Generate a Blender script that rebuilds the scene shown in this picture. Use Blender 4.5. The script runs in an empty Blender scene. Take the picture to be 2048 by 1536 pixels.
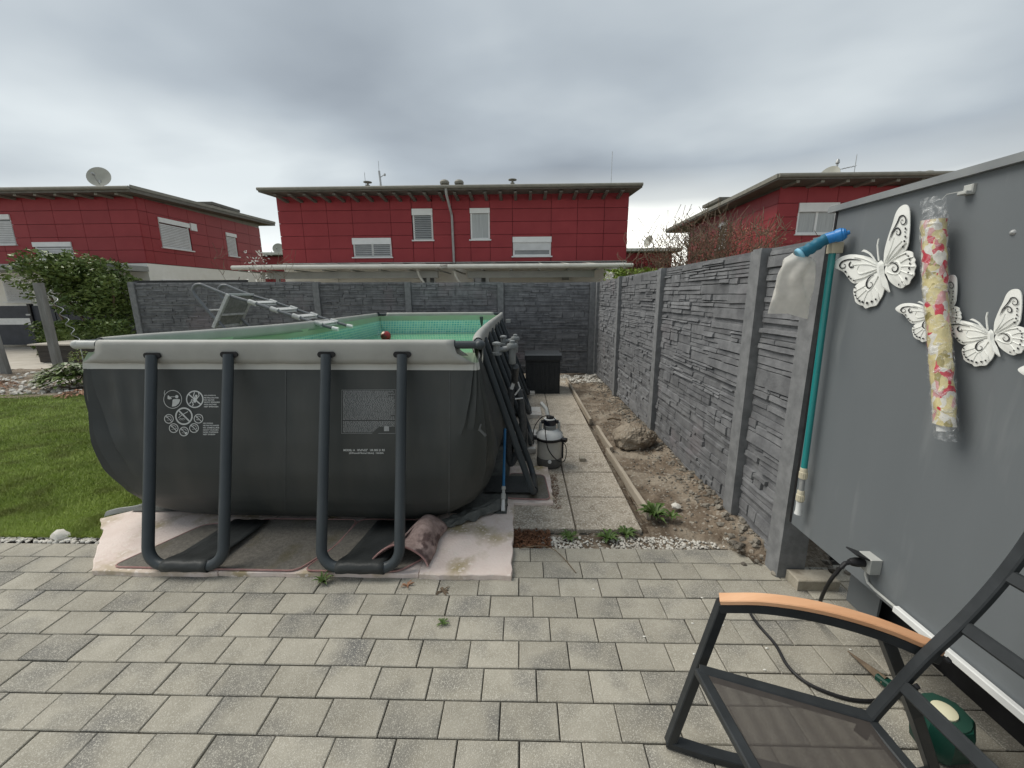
import bpy, math, random
import numpy as np
from mathutils import Vector, Matrix, noise as mnoise
random.seed(7); RNG = np.random.default_rng(7)
S = bpy.context.scene; COL = S.collection
PI = math.pi

# ------------------------------------------------------------------ camera
FPX, PITCH, YAW, ROLL, CH = 818.9, math.radians(12.171), math.radians(-1.451), math.radians(-0.332), 1.70
def cam_axes():
    cy, sy, cp, sp, cr, sr = math.cos(YAW), math.sin(YAW), math.cos(PITCH), math.sin(PITCH), math.cos(ROLL), math.sin(ROLL)
    fw = Vector((sy*cp, cy*cp, -sp)); rt = Vector((cy, -sy, 0)); up = rt.cross(fw)
    return cr*rt + sr*up, -sr*rt + cr*up, fw
RT, UP, FW = cam_axes()
cd = bpy.data.cameras.new('camera'); cam = bpy.data.objects.new('camera', cd); COL.objects.link(cam)
cam.matrix_world = Matrix(((RT.x, UP.x, -FW.x, 0), (RT.y, UP.y, -FW.y, 0), (RT.z, UP.z, -FW.z, CH), (0, 0, 0, 1)))
cd.sensor_width = 36; cd.lens = FPX/2048*36; cd.clip_start = 0.05; cd.clip_end = 2000
S.camera = cam
S.render.resolution_x, S.render.resolution_y = 1024, 768
def at(px, py, ax, val):
    """point of a real plane (ax = val) that the photograph shows at px, py: used only to measure"""
    d = FW + RT*((px-1024)/FPX) - UP*((py-768)/FPX); i = 'XYZ'.index(ax)
    C = Vector((0, 0, CH)); return C + d*((val-C[i])/d[i])

# ------------------------------------------------------------------ world and sun
W = bpy.data.worlds.new('World'); S.world = W; W.use_nodes = True
nt = W.node_tree; N = nt.nodes; L = nt.links; N.clear()
out = N.new('ShaderNodeOutputWorld'); bg = N.new('ShaderNodeBackground')
SUN_EL, SUN_AZ = math.radians(54), math.radians(286)     # azimuth measured from +Y towards +X
tc = N.new('ShaderNodeTexCoord'); sep = N.new('ShaderNodeSeparateXYZ'); L.new(tc.outputs['Generated'], sep.inputs[0])
def wm(op, a, b=None, c=None):
    n = N.new('ShaderNodeMath'); n.operation = op
    for i, v in enumerate((a, b, c)):
        if v is None: continue
        if isinstance(v, (int, float)): n.inputs[i].default_value = v
        else: L.new(v, n.inputs[i])
    return n.outputs[0]
zc = wm('MAXIMUM', sep.outputs['Z'], 0.0)
den = wm('ADD', zc, 0.16)
cx = wm('DIVIDE', sep.outputs['X'], den); cyy = wm('DIVIDE', sep.outputs['Y'], den)
comb = N.new('ShaderNodeCombineXYZ'); L.new(cx, comb.inputs[0]); L.new(cyy, comb.inputs[1])
mp = N.new('ShaderNodeMapping'); L.new(comb.outputs[0], mp.inputs[0])
mp.inputs['Scale'].default_value = (0.50, 0.62, 1); mp.inputs['Rotation'].default_value = (0, 0, math.radians(12)); mp.inputs['Location'].default_value = (7.3, 4.6, 0)
n1 = N.new('ShaderNodeTexNoise'); L.new(mp.outputs[0], n1.inputs['Vector']); n1.inputs['Scale'].default_value = 0.9; n1.inputs['Detail'].default_value = 6; n1.inputs['Roughness'].default_value = 0.42; n1.inputs['Distortion'].default_value = 0.15
n2 = N.new('ShaderNodeTexNoise'); L.new(mp.outputs[0], n2.inputs['Vector']); n2.inputs['Scale'].default_value = 2.6; n2.inputs['Detail'].default_value = 3; n2.inputs['Roughness'].default_value = 0.5
cl = wm('ADD', wm('MULTIPLY', n1.outputs[0], 0.85), wm('MULTIPLY', n2.outputs[0], 0.15))
cr = N.new('ShaderNodeValToRGB'); L.new(cl, cr.inputs[0]); e = cr.color_ramp.elements
e[0].position = 0.37; e[0].color = (0.142, 0.162, 0.184, 1); e[1].position = 0.64; e[1].color = (0.40, 0.43, 0.44, 1)
m = e.new(0.50); m.color = (0.240, 0.268, 0.292, 1)
# elevation: darker belt at ~12-18 degrees, bright gap near the horizon
el = N.new('ShaderNodeValToRGB'); L.new(wm('ADD', zc, wm('MULTIPLY', wm('SUBTRACT', n1.outputs[0], 0.5), 0.22)), el.inputs[0]); ee = el.color_ramp.elements
ee[0].position = 0.03; ee[0].color = (1, 1, 1, 1); ee[1].position = 0.25; ee[1].color = (0, 0, 0, 1)
q = ee.new(0.11); q.color = (0.82, 0.82, 0.82, 1); q = ee.new(0.175); q.color = (0.20, 0.20, 0.20, 1)
hz = N.new('ShaderNodeMix'); hz.data_type = 'RGBA'; L.new(el.outputs[0], hz.inputs['Factor']); L.new(cr.outputs[0], hz.inputs['A']); hz.inputs['B'].default_value = (0.60, 0.62, 0.60, 1)
# glow round the veiled sun, low on the right
sd = Vector((math.sin(math.radians(20)), math.cos(math.radians(20)), 0.16)).normalized()
dp = N.new('ShaderNodeVectorMath'); dp.operation = 'DOT_PRODUCT'; L.new(tc.outputs['Generated'], dp.inputs[0]); dp.inputs[1].default_value = sd
gl = wm('MULTIPLY', wm('POWER', wm('MAXIMUM', dp.outputs['Value'], 0.0), 14.0), el.outputs[0])
ad = N.new('ShaderNodeMix'); ad.data_type = 'RGBA'; ad.blend_type = 'ADD'; L.new(gl, ad.inputs['Factor']); L.new(hz.outputs['Result'], ad.inputs['A']); ad.inputs['B'].default_value = (0.55, 0.52, 0.44, 1)
sky = N.new('ShaderNodeTexSky'); sky.sky_type = 'NISHITA'; sky.sun_disc = False; sky.sun_elevation = SUN_EL; sky.sun_rotation = SUN_AZ
bs = N.new('ShaderNodeVectorMath'); bs.operation = 'SCALE'; L.new(sky.outputs[0], bs.inputs[0]); bs.inputs['Scale'].default_value = 0.05
mx = N.new('ShaderNodeMix'); mx.data_type = 'RGBA'; mx.inputs['Factor'].default_value = 0.94; L.new(bs.outputs[0], mx.inputs['A']); L.new(ad.outputs['Result'], mx.inputs['B'])
L.new(mx.outputs['Result'], bg.inputs['Color']); bg.inputs['Strength'].default_value = 1.0; L.new(bg.outputs[0], out.inputs[0])
sl = bpy.data.lights.new('sun', 'SUN'); sl.energy = 1.5; sl.angle = math.radians(38); sl.color = (1, 0.95, 0.86)
so = bpy.data.objects.new('sun', sl); COL.objects.link(so)
sdir = Vector((math.sin(SUN_AZ)*math.cos(SUN_EL), math.cos(SUN_AZ)*math.cos(SUN_EL), math.sin(SUN_EL)))
so.rotation_euler = sdir.to_track_quat('Z', 'Y').to_euler()
vs = S.view_settings; vs.view_transform = 'Standard'; vs.look = 'None'; vs.exposure = 1.0; vs.gamma = 1.0; vs.use_curve_mapping = False

# ------------------------------------------------------------------ materials
MATS = {}
def mat(name, c1, c2=None, scale=6.0, rough=0.6, bump=0.0, bscale=60.0, metal=0.0, rnd=0.0, streak=None, spec=0.5, detail=5, c3=None, c3pos=(0.62, 0.75), c3scale=2.0, speck=None, coord='Object', alpha=1.0, trans=0.0, bdist=0.01):
    """principled material: colour noise between c1 and c2, optional third stain colour, speckle and bump"""
    if name in MATS: return MATS[name]
    m = bpy.data.materials.new(name); MATS[name] = m; m.use_nodes = True
    nt = m.node_tree; N = nt.nodes; L = nt.links; b = N['Principled BSDF']
    b.inputs['Roughness'].default_value = rough; b.inputs['Metallic'].default_value = metal; b.inputs['Specular IOR Level'].default_value = spec if (rough < 0.36 or spec != 0.5) else 0.28
    b.inputs['Alpha'].default_value = alpha; b.inputs['Transmission Weight'].default_value = trans
    tc = N.new('ShaderNodeTexCoord'); src = tc.outputs[coord] if coord != 'World' else None
    if coord == 'World':
        g = N.new('ShaderNodeNewGeometry'); src = g.outputs['Position']
    mp = N.new('ShaderNodeMapping'); L.new(src, mp.inputs[0])
    oi = N.new('ShaderNodeObjectInfo')
    cb = N.new('ShaderNodeVectorMath'); cb.operation = 'SCALE'; L.new(oi.outputs['Location'], cb.inputs[0]); cb.inputs['Scale'].default_value = 0.0 if coord == 'World' else 1.7
    L.new(cb.outputs[0], mp.inputs['Location'])
    if streak: mp.inputs['Scale'].default_value = streak
    if c2 is None: c2 = tuple(min(1, x*1.18) for x in c1)
    nz = N.new('ShaderNodeTexNoise'); L.new(mp.outputs[0], nz.inputs['Vector']); nz.inputs['Scale'].default_value = scale; nz.inputs['Detail'].default_value = detail; nz.inputs['Roughness'].default_value = 0.6
    r = N.new('ShaderNodeValToRGB'); L.new(nz.outputs[0], r.inputs[0]); r.color_ramp.elements[0].position = 0.35; r.color_ramp.elements[1].position = 0.65
    r.color_ramp.elements[0].color = (*c1, 1); r.color_ramp.elements[1].color = (*c2, 1); col = r.outputs[0]
    def mix(fac, a, bcol, blend='MIX'):
        x = N.new('ShaderNodeMix'); x.data_type = 'RGBA'; x.blend_type = blend
        if isinstance(fac, float): x.inputs['Factor'].default_value = fac
        else: L.new(fac, x.inputs['Factor'])
        L.new(a, x.inputs['A'])
        if isinstance(bcol, tuple): x.inputs['B'].default_value = (*bcol, 1)
        else: L.new(bcol, x.inputs['B'])
        return x.outputs['Result']
    if c3:
        n3 = N.new('ShaderNodeTexNoise'); L.new(mp.outputs[0], n3.inputs['Vector']); n3.inputs['Scale'].default_value = c3scale; n3.inputs['Detail'].default_value = 6
        r3 = N.new('ShaderNodeMapRange'); L.new(n3.outputs[0], r3.inputs[0]); r3.inputs[1].default_value = c3pos[0]; r3.inputs[2].default_value = c3pos[1]
        col = mix(r3.outputs[0], col, c3)
    if speck:   # (scale, colour, threshold) small grains
        v = N.new('ShaderNodeTexVoronoi'); L.new(mp.outputs[0], v.inputs['Vector']); v.inputs['Scale'].default_value = speck[0]
        s2 = N.new('ShaderNodeSeparateColor'); L.new(v.outputs['Color'], s2.inputs[0])
        r4 = N.new('ShaderNodeMapRange'); L.new(s2.outputs[0], r4.inputs[0]); r4.inputs[1].default_value = speck[2]; r4.inputs[2].default_value = min(1.0, speck[2]+0.25)
        col = mix(r4.outputs[0], col, speck[1])
    if rnd:
        r5 = N.new('ShaderNodeMapRange'); L.new(oi.outputs['Random'], r5.inputs[0]); r5.inputs[3].default_value = 1-rnd; r5.inputs[4].default_value = 1+rnd
        x = N.new('ShaderNodeVectorMath'); x.operation = 'SCALE'; L.new(col, x.inputs[0]); L.new(r5.outputs[0], x.inputs['Scale']); col = x.outputs[0]
    L.new(col, b.inputs['Base Color'])
    if bump:
        nb = N.new('ShaderNodeTexNoise'); L.new(mp.outputs[0], nb.inputs['Vector']); nb.inputs['Scale'].default_value = bscale; nb.inputs['Detail'].default_value = 4
        bp = N.new('ShaderNodeBump'); L.new(nb.outputs[0], bp.inputs['Height']); bp.inputs['Strength'].default_value = bump; bp.inputs['Distance'].default_value = bdist
        L.new(bp.outputs[0], b.inputs['Normal'])
    return m

# ------------------------------------------------------------------ mesh helpers
class MB:
    def __init__(s): s.v = []; s.f = []; s.sm = []
    def add(s, vs, fs, smooth=False):
        o = len(s.v); s.v += [Vector(v) for v in vs]; s.f += [tuple(i+o for i in f) for f in fs]; s.sm += [smooth]*len(fs); return s
    def box(s, a, b, F=None):
        x0, y0, z0 = a; x1, y1, z1 = b
        vs = [(x0,y0,z0),(x1,y0,z0),(x1,y1,z0),(x0,y1,z0),(x0,y0,z1),(x1,y0,z1),(x1,y1,z1),(x0,y1,z1)]
        if F: vs = [F(*v) for v in vs]
        return s.add(vs, [(3,2,1,0),(4,5,6,7),(0,1,5,4),(1,2,6,5),(2,3,7,6),(3,0,4,7)])
    def cbox(s, a, b, ch=0.004, M=None):
        """box with chamfered upper edges"""
        x0,y0,z0 = a; x1,y1,z1 = b
        vs = [(x0,y0,z0),(x1,y0,z0),(x1,y1,z0),(x0,y1,z0),(x0,y0,z1-ch),(x1,y0,z1-ch),(x1,y1,z1-ch),(x0,y1,z1-ch),
              (x0+ch,y0+ch,z1),(x1-ch,y0+ch,z1),(x1-ch,y1-ch,z1),(x0+ch,y1-ch,z1)]
        if M: vs = [M @ Vector(v) for v in vs]
        return s.add(vs, [(3,2,1,0),(0,1,5,4),(1,2,6,5),(2,3,7,6),(3,0,4,7),(4,5,9,8),(5,6,10,9),(6,7,11,10),(7,4,8,11),(8,9,10,11)])
    def sweep(s, pts, prof, up=Vector((0,0,1)), smooth=False, caps=True, scales=None):
        pts = [Vector(p) for p in pts]; n = len(prof); vs = []; prev = None
        for i, p in enumerate(pts):
            t = (pts[min(i+1, len(pts)-1)] - pts[max(i-1, 0)]).normalized()
            if up is not None:
                sd = t.cross(up)
                if sd.length < 1e-4: sd = t.cross(Vector((1,0,0.01)))
                sd.normalize(); u = sd.cross(t).normalized()
            else:
                if prev is None:
                    r = Vector((0,0,1)) if abs(t.z) < 0.9 else Vector((1,0,0)); sd = t.cross(r).normalized()
                else: sd = (prev - t*prev.dot(t)).normalized()
                prev = sd; u = sd.cross(t)
            k = scales[i] if scales else 1.0
            vs += [p + sd*(a*k) + u*(b*k) for a, b in prof]
        fs = [(i*n+j, i*n+(j+1) % n, (i+1)*n+(j+1) % n, (i+1)*n+j) for i in range(len(pts)-1) for j in range(n)]
        o = len(s.v); s.add(vs, fs, smooth)
        if caps: s.f += [tuple(o+j for j in range(n))[::-1], tuple(o+(len(pts)-1)*n+j for j in range(n))]; s.sm += [False, False]
        return s
    def tube(s, pts, r, n=10, scales=None, caps=True):
        return s.sweep(pts, [(r*math.cos(2*PI*k/n), r*math.sin(2*PI*k/n)) for k in range(n)], up=None, smooth=True, scales=scales, caps=caps)
    def bar(s, pts, w, h, ch=0.003, up=Vector((0,0,1))):
        a, b = w/2, h/2
        return s.sweep(pts, [(-a+ch,-b),(a-ch,-b),(a,-b+ch),(a,b-ch),(a-ch,b),(-a+ch,b),(-a,b-ch),(-a,-b+ch)], up=up)
    def lathe(s, c, prof, n=24, axis=None, smooth=True):
        """prof: (radius, height) from bottom to top"""
        c = Vector(c); Mx = Matrix.Identity(3)
        if axis is not None: Mx = Vector(axis).normalized().to_track_quat('Z', 'Y').to_matrix()
        vs = [c + Mx @ Vector((r*math.cos(2*PI*k/n), r*math.sin(2*PI*k/n), h)) for r, h in prof for k in range(n)]
        fs = [(i*n+k, i*n+(k+1) % n, (i+1)*n+(k+1) % n, (i+1)*n+k) for i in range(len(prof)-1) for k in range(n)]
        o = len(s.v); s.add(vs, fs, smooth)
        s.f += [tuple(o+k for k in range(n))[::-1], tuple(o+(len(prof)-1)*n+k for k in range(n))]; s.sm += [False, False]
        return s
    def grid(s, fn, nu, nv, smooth=True, close_u=False):
        vs = [fn(i/(nu-1) if not close_u else i/nu, j/(nv-1)) for i in range(nu) for j in range(nv)]
        fs = []
        for i in range(nu if close_u else nu-1):
            for j in range(nv-1):
                a = i*nv+j; b2 = ((i+1) % nu)*nv+j; fs.append((a, b2, b2+1, a+1))
        return s.add(vs, fs, smooth)
    def blob(s, c, r, sub=1, jit=0.25, sc=(1,1,1), smooth=False):
        t = (1+5**.5)/2
        vs = [Vector(v).normalized() for v in [(-1,t,0),(1,t,0),(-1,-t,0),(1,-t,0),(0,-1,t),(0,1,t),(0,-1,-t),(0,1,-t),(t,0,-1),(t,0,1),(-t,0,-1),(-t,0,1)]]
        fs = [(0,11,5),(0,5,1),(0,1,7),(0,7,10),(0,10,11),(1,5,9),(5,11,4),(11,10,2),(10,7,6),(7,1,8),(3,9,4),(3,4,2),(3,2,6),(3,6,8),(3,8,9),(4,9,5),(2,4,11),(6,2,10),(8,6,7),(9,8,1)]
        for _ in range(sub-1):
            cache = {}; nf = []
            def mid(a, b):
                k = (min(a,b), max(a,b))
                if k not in cache: vs.append(((vs[a]+vs[b])/2).normalized()); cache[k] = len(vs)-1
                return cache[k]
            for a, b, c2 in fs:
                x, y, z = mid(a,b), mid(b,c2), mid(c2,a); nf += [(a,x,z),(b,y,x),(c2,z,y),(x,y,z)]
            fs = nf
        o = Vector((random.uniform(0,99), random.uniform(0,99), random.uniform(0,99))); c = Vector(c)
        vs = [c + Vector((v.x*sc[0], v.y*sc[1], v.z*sc[2]))*r*(1+jit*mnoise.noise(v*1.6+o)*1.6) for v in vs]
        return s.add(vs, fs, smooth)
    def build(s, name, m, parent=None, solid=0.0, kind=None, label=None):
        off = rootloc(parent); me = bpy.data.meshes.new(name)
        me.from_pydata([v - off for v in s.v], [], s.f); me.polygons.foreach_set('use_smooth', s.sm); me.materials.append(m); me.update()
        if any(s.sm): me.set_sharp_from_angle(angle=math.radians(38))
        o = bpy.data.objects.new(name, me); COL.objects.link(o)
        if parent: o.parent = parent
        if solid:
            md = o.modifiers.new('thickness', 'SOLIDIFY'); md.thickness = solid; md.offset = 0
        if kind: o['kind'] = kind
        if label: o['label'] = label
        return o
def rootloc(p):
    v = Vector((0,0,0))
    while p is not None: v = v + p.location; p = p.parent
    return v
def tag(o, label, cat, group=None):
    o['label'] = label; o['category'] = cat
    if group: o['group'] = group
    return o
def thing(name, label, cat, loc=(0,0,0), group=None):
    o = bpy.data.objects.new(name, None); o.empty_display_size = 0.1; COL.objects.link(o); o.location = loc; return tag(o, label, cat, group)
def struct(o): o['kind'] = 'structure'; return o
def stuff(o, label, cat): o['kind'] = 'stuff'; return tag(o, label, cat)
def place(name, me, loc, parent, rot=None, sc=None):
    o = bpy.data.objects.new(name, me); COL.objects.link(o); o.parent = parent; o.location = Vector(loc) - rootloc(parent)
    if rot: o.rotation_euler = rot
    if sc: o.scale = sc
    return o
def smoothpath(pts, n=6):
    pts = [Vector(p) for p in pts]; P = [pts[0]*2-pts[1]] + pts + [pts[-1]*2-pts[-2]]; o = []
    for i in range(1, len(P)-2):
        for k in range(n):
            t = k/n; a, b, c, d = P[i-1], P[i], P[i+1], P[i+2]
            o.append(0.5*((2*b)+(c-a)*t+(2*a-5*b+4*c-d)*t*t+(3*b-a-3*c+d)*t**3))
    o.append(pts[-1]); return o
def lerp(a, b, t): return a + (b-a)*t
def interp(x, tab):
    for (a, fa), (b, fb) in zip(tab, tab[1:]):
        if (a <= x <= b) or (b <= x <= a):
            t = (x-a)/(b-a) if b != a else 0; t = t*t*(3-2*t)*0.4+t*0.6; return fa+(fb-fa)*t
    return tab[0][1] if abs(x-tab[0][0]) < abs(x-tab[-1][0]) else tab[-1][1]

M_PAVER = mat('concrete_paver', (0.292,0.272,0.224), (0.380,0.356,0.298), 5, 0.85, 0.9, 200, rnd=0.09, c3=(0.145,0.143,0.136), c3pos=(0.48,0.72), c3scale=3.0, speck=(330,(0.47,0.45,0.39),0.70), bdist=0.004)
M_JOINT = mat('joint_sand', (0.035,0.033,0.028), (0.07,0.065,0.055), 40, 0.95)
M_SLAB = mat('exposed_aggregate', (0.33,0.285,0.225), (0.46,0.405,0.33), 9, 0.85, 0.8, 120, rnd=0.05, speck=(120,(0.62,0.57,0.49),0.62), c3=(0.20,0.165,0.13), c3pos=(0.52,0.72), c3scale=2.2, bdist=0.006)
M_SOIL = mat('soil', (0.11,0.082,0.058), (0.22,0.175,0.13), 9, 0.95, 1.0, 45, coord='World', c3=(0.30,0.255,0.20), c3pos=(0.48,0.62), c3scale=3, speck=(60,(0.36,0.33,0.28),0.86), bdist=0.02)
M_MULCH = mat('bark_mulch', (0.09,0.04,0.022), (0.20,0.10,0.055), 30, 0.95, 0.6, 60)
M_GRASSB = mat('lawn_soil', (0.06,0.085,0.02), (0.09,0.12,0.03), 3, 0.9, 0.4, 50, coord='World')
M_BLADE = mat('grass_blade', (0.23,0.30,0.065), (0.42,0.51,0.15), 1.2, 0.55, coord='World', c3=(0.23,0.26,0.075), c3pos=(0.5,0.68), c3scale=3.5)
M_LEAFD = mat('leaf_dark_green', (0.06,0.10,0.026), (0.16,0.22,0.06), 2.2, 0.42, coord='World', c3=(0.17,0.21,0.06), c3pos=(0.55,0.7), c3scale=5)
M_LEAFY = mat('leaf_yellow_green', (0.13,0.20,0.03), (0.24,0.32,0.06), 4, 0.5, coord='World')
M_LEAFW = mat('weed_leaf', (0.045,0.085,0.018), (0.10,0.16,0.04), 30, 0.5, coord='World')
M_LEAFR = mat('leaf_dark_red', (0.10,0.02,0.02), (0.20,0.05,0.04), 4, 0.5, coord='World')
M_TWIG = mat('twig_bark', (0.11,0.08,0.055), (0.20,0.155,0.105), 8, 0.8, coord='World')
M_TWIGR = mat('dry_leaf', (0.20,0.09,0.05), (0.36,0.20,0.12), 8, 0.7, coord='World')
M_WHITEPET = mat('white_petal', (0.7,0.68,0.62), (0.8,0.8,0.75), 8, 0.6)
M_PEBW = mat('white_pebble', (0.46,0.43,0.38), (0.72,0.70,0.64), 12, 0.7, coord='World')
M_STONEG = mat('grey_stone', (0.11,0.098,0.082), (0.27,0.245,0.205), 10, 0.85, 0.4, 60, coord='World')
M_FENCE = mat('grey_cast_stone', (0.125,0.128,0.135), (0.205,0.209,0.216), 9, 0.75, 0.5, 70, rnd=0.14, c3=(0.22,0.195,0.205), c3pos=(0.60,0.78), c3scale=1.3, coord='World', bdist=0.006)
M_POST = mat('grey_concrete_post', (0.16,0.165,0.17), (0.23,0.235,0.24), 14, 0.8, 0.35, 120, coord='World', bdist=0.004)
M_METAL_D = mat('dark_panel_gap', (0.02,0.02,0.02), (0.03,0.03,0.03), 5, 0.9)
M_SHED = mat('grey_painted_sheet', (0.145,0.160,0.170), (0.165,0.181,0.192), 1.6, 0.42, 0.06, 8, streak=(1,1,0.16), c3=(0.235,0.248,0.255), c3pos=(0.60,0.85), c3scale=9, coord='World')
M_TRIMG = mat('grey_metal_trim', (0.20,0.215,0.225), (0.27,0.285,0.29), 5, 0.45, 0.05, 30, coord='World')
M_WHITEPL = mat('white_plastic', (0.62,0.63,0.62), (0.72,0.73,0.72), 6, 0.4)
M_GREYPL = mat('light_grey_plastic', (0.40,0.41,0.39), (0.47,0.48,0.46), 8, 0.4)
M_BEIGEPL = mat('beige_plastic', (0.52,0.47,0.35), (0.60,0.55,0.42), 8, 0.45)
M_BLACKPL = mat('black_plastic', (0.012,0.012,0.013), (0.022,0.022,0.024), 10, 0.42)
M_FRAME = mat('anthracite_powder_coat', (0.024,0.027,0.029), (0.033,0.037,0.040), 12, 0.38, 0.05, 300)
M_LEG = mat('dark_grey_tube_paint', (0.044,0.053,0.059), (0.056,0.066,0.073), 3, 0.42, 0.04, 200)
M_LINER = mat('dark_grey_pool_fabric', (0.042,0.047,0.046), (0.055,0.060,0.058), 3, 0.5, 0.12, 350, streak=(1,1,0.3), c3=(0.080,0.081,0.074), c3pos=(0.48,0.85), c3scale=3.5, coord='World', bdist=0.002)
M_STRAP = mat('grey_strap_fabric', (0.034,0.037,0.037), (0.048,0.052,0.052), 9, 0.5, 0.2, 60, coord='World')
M_SLEEVE = mat('grey_pool_sleeve', (0.33,0.332,0.308), (0.39,0.392,0.366), 3, 0.5, 0.08, 300, coord='World')
M_BAND = mat('light_grey_weld_band', (0.50,0.505,0.475), (0.58,0.585,0.55), 3, 0.5, coord='World')
M_INK = mat('white_print', (0.55,0.57,0.56), (0.62,0.64,0.63), 40, 0.6)
M_INK2 = mat('grey_print', (0.30,0.315,0.32), (0.38,0.39,0.39), 60, 0.6)
M_FOAM = mat('pink_foam', (0.68,0.57,0.515), (0.78,0.68,0.63), 4, 0.8, 0.35, 60, c3=(0.40,0.33,0.20), c3pos=(0.50,0.66), c3scale=3.6, coord='World', speck=(60,(0.74,0.66,0.6),0.8))
M_FOAMR = mat('red_pink_foam', (0.30,0.16,0.15), (0.42,0.26,0.24), 14, 0.8, 0.3, 60, coord='World')
M_MATT = mat('dark_rubber_mat', (0.12,0.112,0.098), (0.19,0.175,0.15), 60, 0.7, 0.9, 160, c3=(0.11,0.095,0.05), c3pos=(0.55,0.75), c3scale=4, coord='World', bdist=0.004)
M_CLOTH = mat('grey_ground_cloth', (0.07,0.075,0.07), (0.14,0.145,0.135), 12, 0.7, 0.3, 60, coord='World')
M_WOOD = mat('orange_brown_armrest', (0.60,0.32,0.17), (0.74,0.44,0.26), 3, 0.5, 0.1, 80, streak=(0.3,3,3))
M_BOARD = mat('weathered_board', (0.33,0.285,0.225), (0.48,0.42,0.34), 6, 0.85, 0.5, 80, streak=(1,0.12,1), coord='World')
M_POSTW = mat('grey_weathered_post', (0.17,0.17,0.16), (0.27,0.27,0.26), 9, 0.85, 0.4, 60, streak=(1,1,0.15), coord='World')
M_RED = mat('red_facade_panel', (0.26,0.029,0.035), (0.295,0.036,0.042), 2, 0.5, rnd=0.05, coord='World')
M_REDJ = mat('facade_joint', (0.09,0.012,0.016), (0.10,0.014,0.018), 2, 0.8)
M_PLASTER = mat('white_plaster', (0.78,0.77,0.71), (0.82,0.81,0.76), 5, 0.85, 0.1, 60, coord='World')
M_ROOFW = mat('grey_roof_timber', (0.11,0.106,0.09), (0.15,0.143,0.125), 6, 0.7, coord='World')
M_FASCIA = mat('roof_fascia', (0.19,0.185,0.155), (0.24,0.23,0.195), 4, 0.6, coord='World')
M_CANOPY = mat('canopy_sheet', (0.50,0.50,0.45), (0.60,0.60,0.55), 3, 0.5, coord='World')
M_CANOPYB = mat('canopy_beam', (0.27,0.28,0.265), (0.32,0.33,0.31), 3, 0.6, coord='World')
M_GLASS = mat('window_glass', (0.10,0.115,0.125), (0.17,0.185,0.19), 1.5, 0.08, spec=0.8)
M_CURTAIN = mat('curtained_glass', (0.30,0.32,0.32), (0.42,0.44,0.44), 14, 0.25, streak=(4,4,0.1), coord='World')
M_BLIND = mat('window_blind', (0.55,0.56,0.56), (0.63,0.64,0.64), 4, 0.5)
M_WINW = mat('white_window_frame', (0.70,0.71,0.70), (0.76,0.77,0.76), 4, 0.4)
M_GATE = mat('anthracite_gate', (0.035,0.04,0.05), (0.05,0.055,0.068), 4, 0.5, coord='World')
M_DRIVE = mat('beige_paving', (0.42,0.38,0.32), (0.52,0.48,0.42), 2, 0.85, 0.2, 40, coord='World')
M_WATER = mat('green_pool_water', (0.17,0.40,0.22), (0.22,0.46,0.26), 2, 0.04, 0.12, 9, coord='World', bdist=0.01)
M_BOX = mat('black_deck_box', (0.024,0.028,0.032), (0.038,0.042,0.046), 10, 0.45, 0.5, 22, streak=(6,6,0.5), bdist=0.004)
M_TEAL = mat('teal_pole', (0.012,0.20,0.20), (0.02,0.24,0.24), 3, 0.28, 0.05, 20)
M_BLUE = mat('blue_pole', (0.012,0.10,0.24), (0.02,0.14,0.30), 3, 0.3)
M_BLUEB = mat('blue_plastic', (0.01,0.17,0.48), (0.02,0.21,0.55), 6, 0.35)
M_TEALD = mat('dark_blue_sleeve', (0.012,0.11,0.18), (0.02,0.14,0.22), 9, 0.5, 0.3, 40)
M_DISH = mat('satellite_dish', (0.34,0.34,0.29), (0.40,0.40,0.35), 3, 0.5)
M_GALV = mat('galvanised_metal', (0.36,0.37,0.37), (0.46,0.47,0.47), 9, 0.42, metal=0.4)
M_GREENPL = mat('dark_green_plastic', (0.006,0.045,0.032), (0.010,0.058,0.042), 8, 0.38)
M_BRICK = mat('brown_grey_paver', (0.30,0.27,0.215), (0.40,0.365,0.30), 12, 0.85, 0.6, 120, c3=(0.19,0.16,0.12), c3pos=(0.55,0.75), c3scale=8)
M_WHITEM = mat('white_enamel_metal', (0.76,0.77,0.74), (0.82,0.83,0.80), 10, 0.5, 0.06, 30, coord='World')
M_CUTSHADE = mat('painted_cutout_shade', (0.020,0.022,0.024), (0.03,0.032,0.034), 10, 0.8)  # near-black colour paints the shade behind the butterfly cut-outs

# ================================================================== THE SETTING
PW, PD, PY0 = 0.2412, 0.1577, 2.376
g = MB(); g.add([(-80,-20,-0.09),(80,-20,-0.09),(80,160,-0.09),(-80,160,-0.09)], [(0,1,2,3)])
ground = struct(g.build('ground', M_SOIL))
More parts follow.
